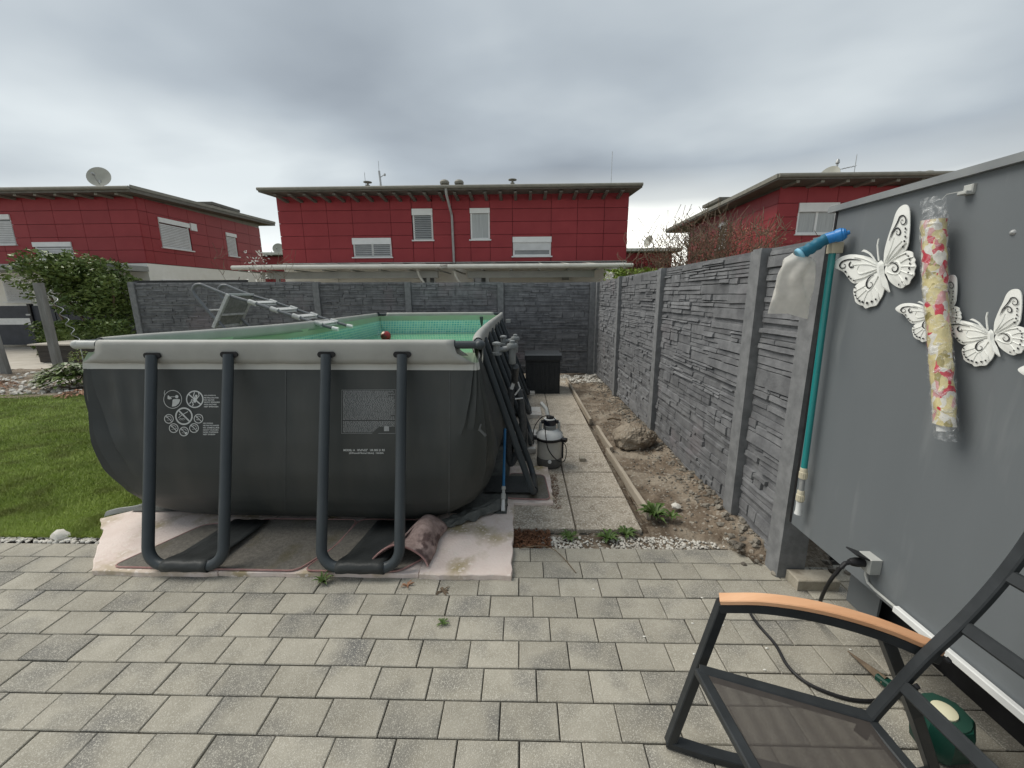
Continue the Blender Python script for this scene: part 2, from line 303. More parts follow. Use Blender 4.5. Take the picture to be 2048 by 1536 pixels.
# ---- paved terrace: pavers one by one
pav = MB(); pav.box((-6,-1.5,-0.085), (3.4,2.535,-0.012)); pavement = struct(pav.build('pavement', M_JOINT))
pm = []
for k in range(6):
    b = MB(); j = [random.uniform(-0.0012,0.0012) for _ in range(4)]
    b.cbox((-PW/2+0.0023+j[0],-PD/2+0.0023+j[1],-0.06), (PW/2-0.0023+j[2],PD/2-0.0023+j[3],0), 0.0032)
    me = bpy.data.meshes.new('paver'); me.from_pydata(b.v, [], b.f); me.materials.append(M_PAVER); pm.append(me)
XO = {1: 0.914, 2: 0.25, 3: 0.60, 4: 0.933, 5: 0.27, 6: 0.62}
rest = MB(); cnt = 0
for row in range(0, 24):
    off = XO.get(row, (0.62+0.3333*(row-6)) % 1.0) if row else 0.555
    y = PY0 - PD*(row+0.5)
    for i in range(-22, 16):
        x = (off+i+0.5)*PW
        if x < -5.6 or x > 3.2: continue
        P = Vector((x, y, 0)) - Vector((0,0,CH)); zz = P.dot(FW)
        u = 1024+FPX*P.dot(RT)/zz if zz > 0.3 else -999; v = 768-FPX*P.dot(UP)/zz if zz > 0.3 else 9999
        if -90 < u < 2140 and v < 1600 and cnt < 298:
            o = place('paver', pm[random.randrange(6)], (x, y, random.uniform(-0.0015,0.0015)), pavement, (random.gauss(0,0.004), random.gauss(0,0.004), random.gauss(0,0.002))); cnt += 1
        else: rest.cbox((x-PW/2+0.0023,y-PD/2+0.0023,-0.05), (x+PW/2-0.0023,y+PD/2-0.0023,0), 0.0032)
# last cut row next to the beds
for i in range(-20, 6):
    x = (0.225+i+0.5)*PW
    if cnt < 298 and -4.2 < x < 2.2: b = MB(); cnt += 1
    else: continue
    b.cbox((x-PW/2+0.0023,PY0+0.0023,-0.06), (x+PW/2-0.0023,PY0+0.148,random.uniform(-0.001,0.001)), 0.0032); b.build('paver', M_PAVER, pavement)
rest.build('outer_pavers', M_PAVER, pavement, kind='stuff')

# ---- lawn
def lawn_right(y): return interp(y, [(2.55,-3.35),(2.8,-3.05),(3.2,-2.72),(4,-2.6),(7.4,-2.6)])
gb = MB(); gb.add([(-14,2.62,-0.006),(-2.8,2.62,-0.006),(-2.75,3.1,-0.006),(-2.6,7.1,-0.006),(-14,7.1,-0.006)], [(0,1,2,3,4)])
lawn = struct(gb.build('lawn_ground', M_GRASSB))
nb = 150000
yy = 2.6 + 4.3*RNG.random(nb)**1.5; xl = np.interp(yy, [2.6,7.0], [-4.3,-9.6])
xr = np.interp(yy, [2.55,2.8,3.2,4,7.4], [-2.98,-2.9,-2.88,-2.85,-2.85])
xx = xl + (xr-xl)*RNG.random(nb)
ang = RNG.random(nb)*6.283; h = 0.012+0.018*RNG.random(nb); h *= 0.75+0.5*(np.sin(xx*3.1)*np.sin(yy*2.7)*0.5+0.5); w = 0.0022+0.0016*RNG.random(nb)+0.0006*(yy-2.6)
lean = 0.9*h; la = RNG.random(nb)*6.283
V = np.zeros((nb,3,3)); V[:,0,0] = xx-np.cos(ang)*w; V[:,0,1] = yy-np.sin(ang)*w; V[:,1,0] = xx+np.cos(ang)*w; V[:,1,1] = yy+np.sin(ang)*w
V[:,2,0] = xx+np.cos(la)*lean; V[:,2,1] = yy+np.sin(la)*lean; V[:,2,2] = h; V[:,:2,2] = -0.006
def tri_mesh(name, V, m):
    n = len(V); me = bpy.data.meshes.new(name); me.vertices.add(n*3); me.vertices.foreach_set('co', V.reshape(-1).astype(np.float32))
    me.loops.add(n*3); me.loops.foreach_set('vertex_index', np.arange(n*3, dtype=np.int32)); me.polygons.add(n)
    me.polygons.foreach_set('loop_start', np.arange(0,n*3,3,dtype=np.int32)); me.polygons.foreach_set('loop_total', np.full(n,3,dtype=np.int32))
    me.materials.append(m); me.update(calc_edges=True); o = bpy.data.objects.new(name, me); COL.objects.link(o); return o
gr = stuff(tri_mesh('grass', V, M_BLADE), 'short green lawn grass left of the pool', 'grass')

# ---- exposed aggregate slabs
sp = MB(); sp.box((-0.12,2.74,-0.085), (0.90,8.8,-0.034)); slab_path = struct(sp.build('garden_path', M_JOINT))
for c in range(2):
    for r in range(12):
        x0 = -0.10+0.502*c; y0 = 2.76+0.506*r
        b = MB(); b.cbox((x0+0.004,y0+0.004,-0.05), (x0+0.496-(0.01 if c else 0),y0+0.500,random.uniform(-0.004,0.004)), 0.006); b.build('slab', M_SLAB, slab_path)

# ---- soil strip, gravel
def soil_z(x, y):
    t = max(0, min(1, (x-0.97)/0.6)); near = max(0, min(1, (6.0-y)/3.5))
    z = -0.02 + 0.085*t*near + 0.02*t
    z += 0.03*mnoise.noise(Vector((x*3.2,y*2.4,1.7))) + 0.018*mnoise.noise(Vector((x*9,y*8,4.1))) + 0.008*mnoise.noise(Vector((x*26,y*24,9)))
    if x > 1.40: z = lerp(-0.03, z, max(0, min(1, (y-2.30)/0.2)))
    elif y < 2.85: z = lerp(-0.028, z, max(0, (y-2.5)/0.35))
    return z
sb = MB(); sb.grid(lambda u, v: (lerp(0.94,1.98,u), lerp(2.20,9.1,v), soil_z(lerp(0.94,1.98,u), lerp(2.20,9.1,v)) if lerp(2.20,9.1,v) > 2.54 or (lerp(0.94,1.98,u) > 1.52 - (lerp(2.20,9.1,v)-2.4)*0.8 and lerp(2.20,9.1,v) > 2.3) else -0.07), 60, 330)
struct(sb.build('soil', M_SOIL))
sb = MB(); sb.grid(lambda u, v: (lerp(-0.14,1.02,u), lerp(2.53,2.765,v), -0.034+0.008*mnoise.noise(Vector((u*30,v*8,2)))), 60, 14)
struct(sb.build('gravel_bed', M_SOIL))
sb = MB(); sb.grid(lambda u, v: (lerp(-12.5,-2.6,u), lerp(6.7,9.75,v), -0.0+0.04*mnoise.noise(Vector((u*16,v*9,2)))), 70, 24)
struct(sb.build('planting_bed', M_SOIL))
dv = MB(); dv.add([(-45,9.7,-0.012),(-2.4,9.7,-0.012),(-2.4,15.2,-0.012),(-45,15.2,-0.012)], [(0,1,2,3)]); struct(dv.build('driveway', M_DRIVE))
far = MB(); far.add([(-60,15.0,-0.02),(60,15.0,-0.02),(60,120,-0.02),(-60,120,-0.02)], [(0,1,2,3)]); struct(far.build('far_garden_ground', M_GRASSB))

def pebbles(name, m, n, region, size, label, cat, zf=None, sub=1):
    b = MB()
    for _ in range(n):
        x, y = region(); z = zf(x, y) if zf else 0.0; r = random.uniform(*size)
        b.blob((x, y, z+r*0.3), r, sub, 0.35, (1, random.uniform(0.7,1), random.uniform(0.5,0.8)))
    return stuff(b.build(name, m), label, cat)
U = random.uniform
def reg_white():
    while True:
        x, y = U(0.12,1.42), U(2.535,2.765)
        if y < 2.70 - 0.12*max(0, (x-1.0)/0.4) and random.random() < (0.9 if (0.1 < x < 0.42 or 0.62 < x < 1.25) else 0.35): return x, y
pebbles('white_gravel', M_PEBW, 680, reg_white, (0.005,0.0125), 'white gravel strip between the terrace and the slab path', 'gravel', lambda x, y: (soil_z(x,y)+0.004 if x > 1.0 else -0.028))
pebbles('edge_pebbles', M_PEBW, 420, lambda: (U(-4.4,-2.78), U(2.54,2.64)), (0.008,0.02), 'pale pebbles edging the lawn beside the terrace', 'gravel', lambda x, y: -0.012)
pebbles('soil_gravel', M_STONEG, 1900, lambda: (lerp(1.0,1.72,U(0,1)**0.5), U(2.45,8.9)), (0.004,0.014), 'small stones scattered over the bare soil strip', 'gravel', soil_z)
pebbles('fence_rubble', M_STONEG, 330, lambda: (U(1.42,1.68), U(2.3,8.6)), (0.012,0.032), 'grey rubble along the foot of the stone fence', 'rubble', soil_z)
pebbles('corner_rubble', M_PEBW, 200, lambda: (U(0.75,1.6), U(8.0,8.8)), (0.015,0.045), 'pale rubble in the far corner of the garden', 'rubble', soil_z)
pebbles('shed_rubble', M_STONEG, 160, lambda: (U(1.55,2.3), U(2.27,2.9)), (0.010,0.035), 'dark and pale stones beneath the grey shed wall', 'rubble', lambda x, y: 0.0)
pebbles('bed_gravel', M_PEBW, 1500, lambda: (U(-11.5,-3.0), U(6.95,9.4)), (0.02,0.055), 'pale stones covering the planting bed behind the lawn', 'gravel', lambda x, y: 0.005)
def chips(n, region, size):
    b = MB()
    for _ in range(n):
        x, y, z = region(); l, w2 = U(*size), U(size[0]*0.3, size[0]*0.6); a = U(0,PI); d = Vector((math.cos(a), math.sin(a), U(-0.4,0.4)))*l; e2 = Vector((-math.sin(a), math.cos(a), U(-0.5,0.5)))*w2; c = Vector((x,y,z))
        b.add([c-d-e2, c+d-e2*0.6, c+d+e2, c-d+e2*0.7], [(0,1,2,3)])
    return b
b = chips(1200, lambda: (U(-0.12,0.20), U(2.535,2.75), U(-0.03,0.006)), (0.008,0.018))
b2 = chips(350, lambda: (U(0.22,0.33), U(3.05,3.7), U(0.0,0.008)), (0.006,0.014)); b.add(b2.v, b2.f)
stuff(b.build('bark_mulch', M_MULCH), 'red brown bark and rust coloured litter at the corner of the foam board', 'mulch')
b = chips(420, lambda: (U(0.35,0.95), lerp(2.8,6.5,U(0,1)**1.5), 0.005), (0.004,0.01))
stuff(b.build('path_crumbs', M_SOIL), 'soil crumbs scattered on the slab path', 'soil')

# ---- wooden edging boards, a soil clod, loose stone, twig
def board(p, q, lab):
    b = MB(); pts = [Vector(p).lerp(Vector(q), k/6)+Vector((U(-.004,.004),0,U(-.003,.003))) for k in range(7)]; b.bar([p+Vector((0,0,-0.004)) for p in pts], 0.034, 0.08, 0.004)
    return tag(b.build('edging_board', M_BOARD), lab, 'board', 'wooden boards edging the slab path')
board((0.895,8.15,0.03), (0.925,5.32,0.035), 'long weathered edging board running to the far corner')
board((0.965,5.06,0.03), (0.985,4.30,0.02), 'short weathered edging board beside the big clod of soil')
board((0.935,4.26,0.03), (0.985,2.93,0.03), 'nearest weathered edging board ending at the green weed')
random.seed(12); b = MB(); b.blob((1.27,4.48,0.10), 0.20, 5, 0.12, (1.15,1.0,0.8), False); b.v = [v+Vector((1,1,1))*0.018*mnoise.noise(v*16)+Vector((0.6,-0.5,1))*0.010*mnoise.noise(v*45) for v in b.v]; tag(b.build('soil_clod', M_SOIL), 'big rough clod of dry soil beside the edging boards', 'clod')
b = MB(); b.blob((1.22,3.00,0.06), 0.03, 2, 0.3, (1.3,1,0.7)); tag(b.build('loose_stone', M_PEBW), 'pale loose stone beside the large weed', 'stone')
b = MB(); b.cbox((0.60,4.02,0.0), (0.665,4.09,0.04), 0.006); tag(b.build('brick_fragment', M_BRICK), 'small brown brick fragment lying on the slab path', 'brick')
b = MB(); b.tube(smoothpath([(-0.02,2.50,0.01),(0.10,2.515,0.02),(0.2,2.49,0.02),(0.27,2.40,0.012),(0.335,2.26,0.006)]), 0.0032, 6); tag(b.build('twig', M_TWIG), 'thin bent brown twig lying on the pavers by the gravel', 'twig')
b = MB(); b.tube(smoothpath([(1.14,5.28,0.07),(1.2,5.3,0.085),(1.32,5.27,0.07)]), 0.012, 6); tag(b.build('stick', M_TWIG), 'short dark stick lying on the soil strip', 'stick')
M_P = MB(); M_P.blob((-3.36,2.60,0.015), 0.05, 2, 0.3, (1.3,1,0.7), True); tag(M_P.build('edge_stone', M_PEBW), 'rounded white stone at the left corner of the foam board', 'stone')

# ---- weeds
def leafstrip(b, base, az, ln, w, rise, droop, serr=0.0, m=5):
    d = Vector((math.cos(az), math.sin(az), 0)); sd = Vector((-d.y, d.x, 0)); vs = []
    for k in range(m+1):
        t = k/m; p = base + d*ln*t + Vector((0,0,rise*math.sin(t*PI*0.55)-droop*t*t)); ww = w*math.sin(PI*(0.12+0.88*t))*(1+(serr if k % 2 else -serr))
        vs += [p-sd*ww+Vector((0,0,ww*0.4)), p, p+sd*ww+Vector((0,0,ww*0.4))]
    fs = []
    for k in range(m): a = k*3; fs += [(a,a+1,a+4,a+3),(a+1,a+2,a+5,a+4)]
    b.add(vs, fs, True)
def weed(loc, r, n, lab, m=M_LEAFW, rise=0.5, name='weed', serr=0.3):
    t = thing(name, lab, 'weed', loc, 'weeds'); L0 = Vector(loc)
    for k in range(int(n*1.5)):
        b = MB(); leafstrip(b, L0, 2*PI*k/n*1.62+U(-.3,.3), r*U(0.6,1.1), r*U(0.07,0.12), r*rise*U(0.5,1.2), r*0.25, serr); b.build('leaf', m, t)
weed((1.02,2.90,0.02), 0.14, 24, 'largest leafy green weed at the end of the edging board', rise=0.7)
weed((0.34,2.68,-0.02), 0.085, 14, 'jagged green weed in the white gravel left of centre')
weed((0.62,2.66,-0.02), 0.10, 16, 'spreading green weed in the middle of the gravel strip')
weed((0.76,2.72,-0.02), 0.10, 14, 'green weed in the gravel just left of the largest weed')
weed((-1.21,2.15,0.0), 0.065, 11, 'rounded green weed growing at the foot of the middle pool leg', rise=0.8, serr=0.0)
weed((-0.42,1.845,0.0), 0.045, 9, 'small green weed alone between the terrace pavers', rise=0.5, serr=0.0)
weed((-0.69,2.13,0.0), 0.045, 8, 'small brownish weed at the edge of the foam board', M_TWIGR)
weed((-0.47,2.09,0.0), 0.055, 6, 'withered dark weed on the pavers right of the pool legs', M_TWIG, rise=0.2)
weed((1.14,2.86,0.05), 0.09, 9, 'thin weed right of the largest weed on the soil')
# litter on the terrace
pt = MB()
for x, y in ((1.03,2.06),(0.90,1.87),(1.05,1.86),(0.83,1.68),(1.2,1.72),(1.12,1.6),(0.42,2.12),(0.62,1.78),(1.6,1.72)): pt.blob((x,y,0.003), 0.005, 1, 0.3, (1.6,1,0.5))
stuff(pt.build('petal_litter', M_WHITEPET), 'tiny white petals and crumbs scattered on the terrace', 'litter')

# ================================================================== STONE FENCES
stone_budget = [296]
def relief(panel, F, ln, h, near, seedv):
    """ashlar relief on a cast panel; F maps (along, up, out) to the world"""
    rnd = random.Random(seedv); rects = []
    y = 0.012
    while y < h-0.014:
        bh = min(rnd.choice((0.07,0.085,0.10,0.12)), h-0.012-y)
        if h-0.012-(y+bh) < 0.03: bh = h-0.012-y
        x = 0.008
        while x < ln-0.01:
            bw = min(rnd.uniform(0.22,0.6), ln-0.008-x)
            if ln-0.008-(x+bw) < 0.06: bw = ln-0.008-x
            k = rnd.choice((1,2,2,2,3)) if bh > 0.045 else 1
            if bh/k > 0.05 and rnd.random() < 0.35: k += 1
            cuts = [0]+sorted(rnd.uniform(0.25,0.75) if k == 2 else (i+rnd.uniform(-.25,.25))/k for i in range(1,k))+[1]
            for i in range(k):
                a, c = y+bh*cuts[i], y+bh*cuts[i+1]; xs = [x, x+bw]
                if rnd.random() < 0.45 and bw > 0.2: xs = [x, x+bw*rnd.uniform(0.3,0.7), x+bw]
                for p, q2 in zip(xs, xs[1:]): rects.append((p,q2,a,c,rnd.uniform(0.006,0.027)))
            x += bw
        y += bh
    mb = MB()
    for p, q2, a, c, d in rects:
        b = MB() if near else mb; j = lambda s=0.003: rnd.uniform(-s,s); g2 = 0.0022
        nx = 3 if q2-p > 0.14 else 2; vs = []
        for i in range(nx):
            t = i/(nx-1); xx = lerp(p+g2, q2-g2, t); top = c-g2*0.5+j(0.0025); bot = a+g2*0.5+j(0.0025); dd = max(0.004, d+j(0.006))
            ins = 0.004 if i == 0 else (-0.004 if i == nx-1 else 0)
            vs += [F(xx,bot,-0.004), F(xx+ins,bot+0.003,dd+j(0.002)), F(xx+ins,top-0.0035,dd*rnd.uniform(0.7,0.98)), F(xx,top,-0.004)]
        fs = [(0,1,2,3)]
        for i in range(nx-1):
            o = i*4
            fs += [(o,o+4,o+5,o+1),(o+1,o+5,o+6,o+2),(o+2,o+6,o+7,o+3)]
        o = (nx-1)*4; fs += [(o+3,o+2,o+1,o)]
        if F.flip: fs = [f[::-1] for f in fs]
        b.add(vs, fs)
        if near and stone_budget[0] > 0: b.build('stone', M_FENCE, panel); stone_budget[0] -= 1
        elif near: mb.add(b.v, b.f)
    if mb.v: mb.build('relief_stones', M_FENCE, panel, kind='stuff')
class Map:
    def __init__(s, o, da, dc, flip): s.o, s.da, s.dc, s.flip = Vector(o), Vector(da), Vector(dc), flip
    def __call__(s, a, b, c): return s.o + s.da*a + s.dc*c + Vector((0,0,b))
def post(F, w, d, h, parent, groove=True):
    b = MB(); s2 = 0.018
    prof = [(0,0),(0,-0.0)]
    # square post with chamfered edges and a shallow pyramid-free rounded head
    b.box((0,-0.2,-0.02), (w,h-0.012,d), F); b.box((0.008,h-0.012,-0.012), (w-0.008,h,d-0.008), F)
    return b.build('post', M_POST, parent)
fr = thing('concrete_fence', 'grey stacked stone look concrete fence running along the right side of the garden', 'fence', (1.6,5,0))
FX, PX = 1.625, 1.56
ys = [2.245, 2.83, 4.80, 6.83, 8.80]     # near edge of each post
for i, y in enumerate(ys):
    F = Map((1.70, y, 0), (0,1,0), (-1,0,0), True); post(F, 0.125, 0.14, 1.995 if i < 4 else 1.965, fr)
M_PAN = M_FENCE
for i in range(4):
    a, bnd = ys[i]+0.125, ys[i+1]; ln = bnd-a
    for k in (3,2,1,0):
        zt = 1.985-0.4925*(3-k) - (0.012 if i == 3 else 0); z0 = zt-0.485
        F = Map((FX, a, z0), (0,1,0), (-1,0,0), True)
        b = MB(); b.box((0,0,-0.045), (ln,0.491,0.0), F); pn = b.build('panel', M_PAN, fr)
        relief(pn, F, ln, 0.485, i < 2 and stone_budget[0] > 0, 100*i+k)
fb = thing('concrete_fence', 'grey stacked stone look concrete fence closing the back of the garden behind the pool', 'fence', (-3.5,8.95,0))
BY = 8.97
px0 = [-8.55,-4.50,-2.515,-0.525,1.44]
def ztop(x): return lerp(2.035,1.965,(x+8.5)/10)
for i, x in enumerate(px0):
    F = Map((x, 9.06, 0), (1,0,0), (0,-1,0), False); post(F, 0.13, 0.14, ztop(x)+0.005, fb)
for i in range(4):
    segs = [(px0[i]+0.13, px0[i+1])]
    for a, c in segs:
        for k in range(4):
            zt = ztop((a+c)/2)-0.006-0.4925*(3-k); z0 = zt-0.485; F = Map((a, BY, z0), (1,0,0), (0,-1,0), False)
            b = MB(); b.box((0,0,-0.045), (c-a,0.491,0.0), F); pn = b.build('panel', M_PAN, fb); relief(pn, F, c-a, 0.485, False, 900+10*i+k)
b = MB(); b.box((-8.5,9.04,1.98), (-6.0,9.10,2.07)); b.build('cap_strip', M_BLACKPL, fb)

# ================================================================== POOL
def zr(y): return 1.388 - 0.006*(y-2.66)
def rail_at(px, py):
    z = 1.38
    for _ in range(4): P = at(px, py, 'Z', z); z = zr(P.y)
    return P
FL, FR = Vector((-3.06,2.74,zr(2.74))), Vector((-0.275,2.66,zr(2.66)))
BL, BR = Vector((-2.80,8.02,zr(8.02))), Vector((-0.40,8.20,zr(8.20)))
leftpts = [FL] + [rail_at(*p) for p in ((284,676),(432,665),(600,650),(700,637))] + [BL]
rightpts = [FR] + [rail_at(*p) for p in ((955,676),(970,656.6),(985,643),(998,633))] + [BR]
def curve_at(pts, y):
    for a, b in zip(pts, pts[1:]):
        if a.y <= y <= b.y: return lerp(a.x, b.x, (y-a.y)/(b.y-a.y))
    return pts[0].x if y < pts[0].y else pts[-1].x
pool = thing('above_ground_pool', 'rectangular dark grey metal frame swimming pool with green water and grey top rail', 'pool', (-1.6,5.3,0.04))
OFF = [(1.33,-0.02),(1.24,-0.01),(1.1,0.015),(0.9,0.05),(0.7,0.08),(0.5,0.095),(0.3,0.07),(0.18,0.02),(0.09,-0.06),(0.05,-0.14)]
RAD = [(1.33,0.06),(1.24,0.07),(1.1,0.11),(0.9,0.18),(0.7,0.28),(0.5,0.40),(0.3,0.52),(0.18,0.56),(0.09,0.64),(0.05,0.68)]
SIDE = [(1.33,0.0),(1.1,0.05),(0.9,0.10),(0.6,0.17),(0.4,0.17),(0.2,0.05),(0.05,-0.08)]
def wav_(x, z):
    k = max(0, min(1, (1.24-z)/0.2)); f = max(0, 1-(x-FL.x)/0.75)
    return k*(0.004*math.sin(5.3*x+1.4*z)+0.003*math.sin(11*x-2.1*z+1)+ 0.022*f*f*math.sin(40*(x-FL.x)+4*z)*max(0.25,min(1,(z-0.35)/0.5)))
def ring(z, inset=0.0, shrink=True):
    o = interp(z, OFF)-inset; r = max(0.05, interp(z, RAD)-inset*0.4); sb_ = interp(z, SIDE)
    # quad sides as polylines
    def fr_pt(t): p = FL.lerp(FR, t); return Vector((p.x, p.y-o-wav_(p.x,z), z))
    def bk_pt(t): p = BR.lerp(BL, t); return Vector((p.x, p.y+o, z))
    def rt_pt(t): y = lerp(FR.y, BR.y, t); return Vector((curve_at(rightpts, y)+o+sb_*math.sin(PI*t), y, z))
    def lf_pt(t): y = lerp(BL.y, FL.y, t); return Vector((curve_at(leftpts, y)-o-sb_*math.sin(PI*t), y, z))
    sides = [(fr_pt, 2.78, 90), (rt_pt, 5.5, 36), (bk_pt, 2.4, 14), (lf_pt, 5.3, 36)]; pts = []
    for i, (fn, ln, n) in enumerate(sides):
        a, c = r/ln, 1-r/ln; S_ = [fn(lerp(a, c, k/(n-1))) for k in range(n)]; nx = sides[(i+1) % 4]; q0 = S_[-1]; q2 = nx[0](r/nx[1])
        cor = fn(1.0); n0 = nx[0](0.0); cor = Vector((n0.x if i in (0,2) else cor.x, cor.y if i in (0,2) else n0.y, z))
        pts += S_
        for k in range(1, 12):
            t = k/12; P = q0*(1-t)**2 + cor*2*t*(1-t) + q2*t*t
            f = math.sin(PI*t)*interp(z, [(1.3,0.006),(1.0,0.016),(0.6,0.012),(0.2,0.004)]); d = (cor-(q0+q2)/2).normalized(); f *= 3.6 if i == 3 else 1.4
            pts.append(P + d*f*(0.5+math.sin(t*34+z*2.0)))
    return pts
def Yfront(x, z):
    t = (x-FL.x)/(FR.x-FL.x); return lerp(FL.y, FR.y, t) - interp(z, OFF) - wav_(x, z)
def loft(levels, rings, name, m, parent, close_bottom=False, **kw):
    b = MB(); n = len(rings[0]); vs = [p for r in rings for p in r]
    fs = [(i*n+j, i*n+(j+1) % n, (i+1)*n+(j+1) % n, (i+1)*n+j) for i in range(len(rings)-1) for j in range(n)]
    b.add(vs, fs, True)
    if close_bottom: b.f.append(tuple(range((len(rings)-1)*n, len(rings)*n))); b.sm.append(False)
    return b.build(name, m, parent, **kw)
zl = [1.225-1.175*(k/34)**1.0 for k in range(35)]
liner = loft(zl, [ring(z) for z in zl], 'outer_liner', M_LINER, pool, True)
loft(0, [ring(z, -0.004) for z in (1.268,1.25,1.235,1.218)], 'weld_band', M_BAND, pool)
# inner liner: green scum band above, mosaic below
def mosaic():
    m = bpy.data.materials.new('blue_mosaic_liner'); m.use_nodes = True; N = m.node_tree.nodes; L = m.node_tree.links; b = N['Principled BSDF']; b.inputs['Roughness'].default_value = 0.35
    g = N.new('ShaderNodeNewGeometry'); s = N.new('ShaderNodeSeparateXYZ'); L.new(g.outputs['Position'], s.inputs[0])
    ad = N.new('ShaderNodeMath'); ad.operation = 'ADD'; L.new(s.outputs[0], ad.inputs[0]); L.new(s.outputs[1], ad.inputs[1])
    cb = N.new('ShaderNodeCombineXYZ'); L.new(ad.outputs[0], cb.inputs[0]); L.new(s.outputs[2], cb.inputs[1])
    br = N.new('ShaderNodeTexBrick'); L.new(cb.outputs[0], br.inputs['Vector']); br.offset = 0; br.inputs['Scale'].default_value = 1.0
    br.inputs['Brick Width'].default_value = 0.055; br.inputs['Row Height'].default_value = 0.045; br.inputs['Mortar Size'].default_value = 0.006
    br.inputs['Color1'].default_value = (0.14,0.50,0.52,1); br.inputs['Color2'].default_value = (0.30,0.63,0.64,1); br.inputs['Mortar'].default_value = (0.60,0.80,0.66,1)
    n = N.new('ShaderNodeTexNoise'); n.inputs['Scale'].default_value = 2.5; L.new(g.outputs['Position'], n.inputs['Vector'])
    r = N.new('ShaderNodeMapRange'); L.new(s.outputs[2], r.inputs[0]); r.inputs[1].default_value = 1.225; r.inputs[2].default_value = 1.245
    mx = N.new('ShaderNodeMix'); mx.data_type = 'RGBA'; L.new(r.outputs[0], mx.inputs['Factor']); L.new(br.outputs[0], mx.inputs['A']); mx.inputs['B'].default_value = (0.34,0.42,0.30,1)
    m2 = N.new('ShaderNodeMix'); m2.data_type = 'RGBA'; r2 = N.new('ShaderNodeMapRange'); L.new(n.outputs[0], r2.inputs[0]); r2.inputs[1].default_value = 0.45; r2.inputs[2].default_value = 0.8; r2.inputs[4].default_value = 0.35
    L.new(r2.outputs[0], m2.inputs['Factor']); L.new(mx.outputs['Result'], m2.inputs['A']); m2.inputs['B'].default_value = (0.30,0.58,0.42,1); L.new(m2.outputs['Result'], b.inputs['Base Color'])
    return m
M_MOS = mosaic()
zi = [1.355,1.30,1.268,1.22,1.1,0.97,0.8]
def ring_in(z):
    R_ = ring(min(z,1.30), 0.03)
    return [Vector((p.x,p.y,z)) for p in R_]
loft(0, [ring(1.268, -0.003)]+[ring_in(z) for z in (1.33,1.266,1.22,1.1,0.97,0.8)], 'inner_liner', M_MOS, pool)
wr = ring_in(0.975); b = MB(); b.add([Vector((p.x,p.y,0.975)) for p in wr], [tuple(range(len(wr)))]); wat = struct(b.build('water', M_WATER))
# top rail tubes
TR = 0.030
def railpath(i):
    if i == 0: return [FL.lerp(FR, k/12) for k in range(13)]
    if i == 1: return smoothpath(rightpts, 5)
    if i == 2: return [BR.lerp(BL, k/8) for k in range(9)]
    return smoothpath(leftpts[::-1], 5)
for i in range(4):
    b = MB(); P = railpath(i); b.tube(P, TR-0.004, 14); b.build('top_rail', M_LEG, pool)
for c in (FL, FR, BL, BR):
    b = MB(); b.blob(c, 0.033, 3, 0, (1.1,1.1,0.95), True); (b.tube([c+Vector((-0.02,0,0)), c+Vector((0.15,-0.004,0))], 0.029, 14) if c is FL else None); b.build('corner_joint', M_GREYPL if c is FL else M_LEG, pool)
# sleeves: fabric folded over the rail, hanging down to the weld band, cut back at the corners
def sleeve(i):
    P = railpath(i); n = 40; tot = [0]
    for a, c in zip(P, P[1:]): tot.append(tot[-1]+(c-a).length)
    LN = tot[-1]
    def pos(d):
        d = max(0, min(LN-1e-6, d))
        for k in range(len(P)-1):
            if tot[k] <= d <= tot[k+1]: t = (d-tot[k])/(tot[k+1]-tot[k]); return P[k].lerp(P[k+1], t), (P[k+1]-P[k]).normalized()
        return P[-1], (P[-1]-P[-2]).normalized()
    prof = [(-0.030,-0.075,0.5),(-0.033,-0.04,0.8)] + [(-math.cos(a)*(TR+0.003), math.sin(a)*(TR+0.003), 1.0) for a in [PI*k/8 for k in range(9)]] + [(0.031,-0.05,0.9),(0.024,-0.09,0.55),(0.018,-0.125,0.18)]
    c0 = 0.165; b = MB(); vs = []
    for k in range(n+1):
        for o, h, cut in prof:
            d0 = c0*cut; d = lerp(d0, LN-d0, k/n); p, t = pos(d); sd = Vector((t.y,-t.x,0))
            if h < -0.08 and o > 0: h = (1.262 - p.z)  if h < -0.12 else h
            vs.append(p + sd*o + Vector((0,0,h + (0.0015*math.sin(d*23) if h < -0.04 else 0))))
    m = len(prof); fs = [(k*m+j, (k+1)*m+j, (k+1)*m+j+1, k*m+j+1) for k in range(n) for j in range(m-1)]
    b.add(vs, fs, True); return b.build('rail_sleeve', M_SLEEVE, pool, solid=0.002)
for i in range(4): sleeve(i)
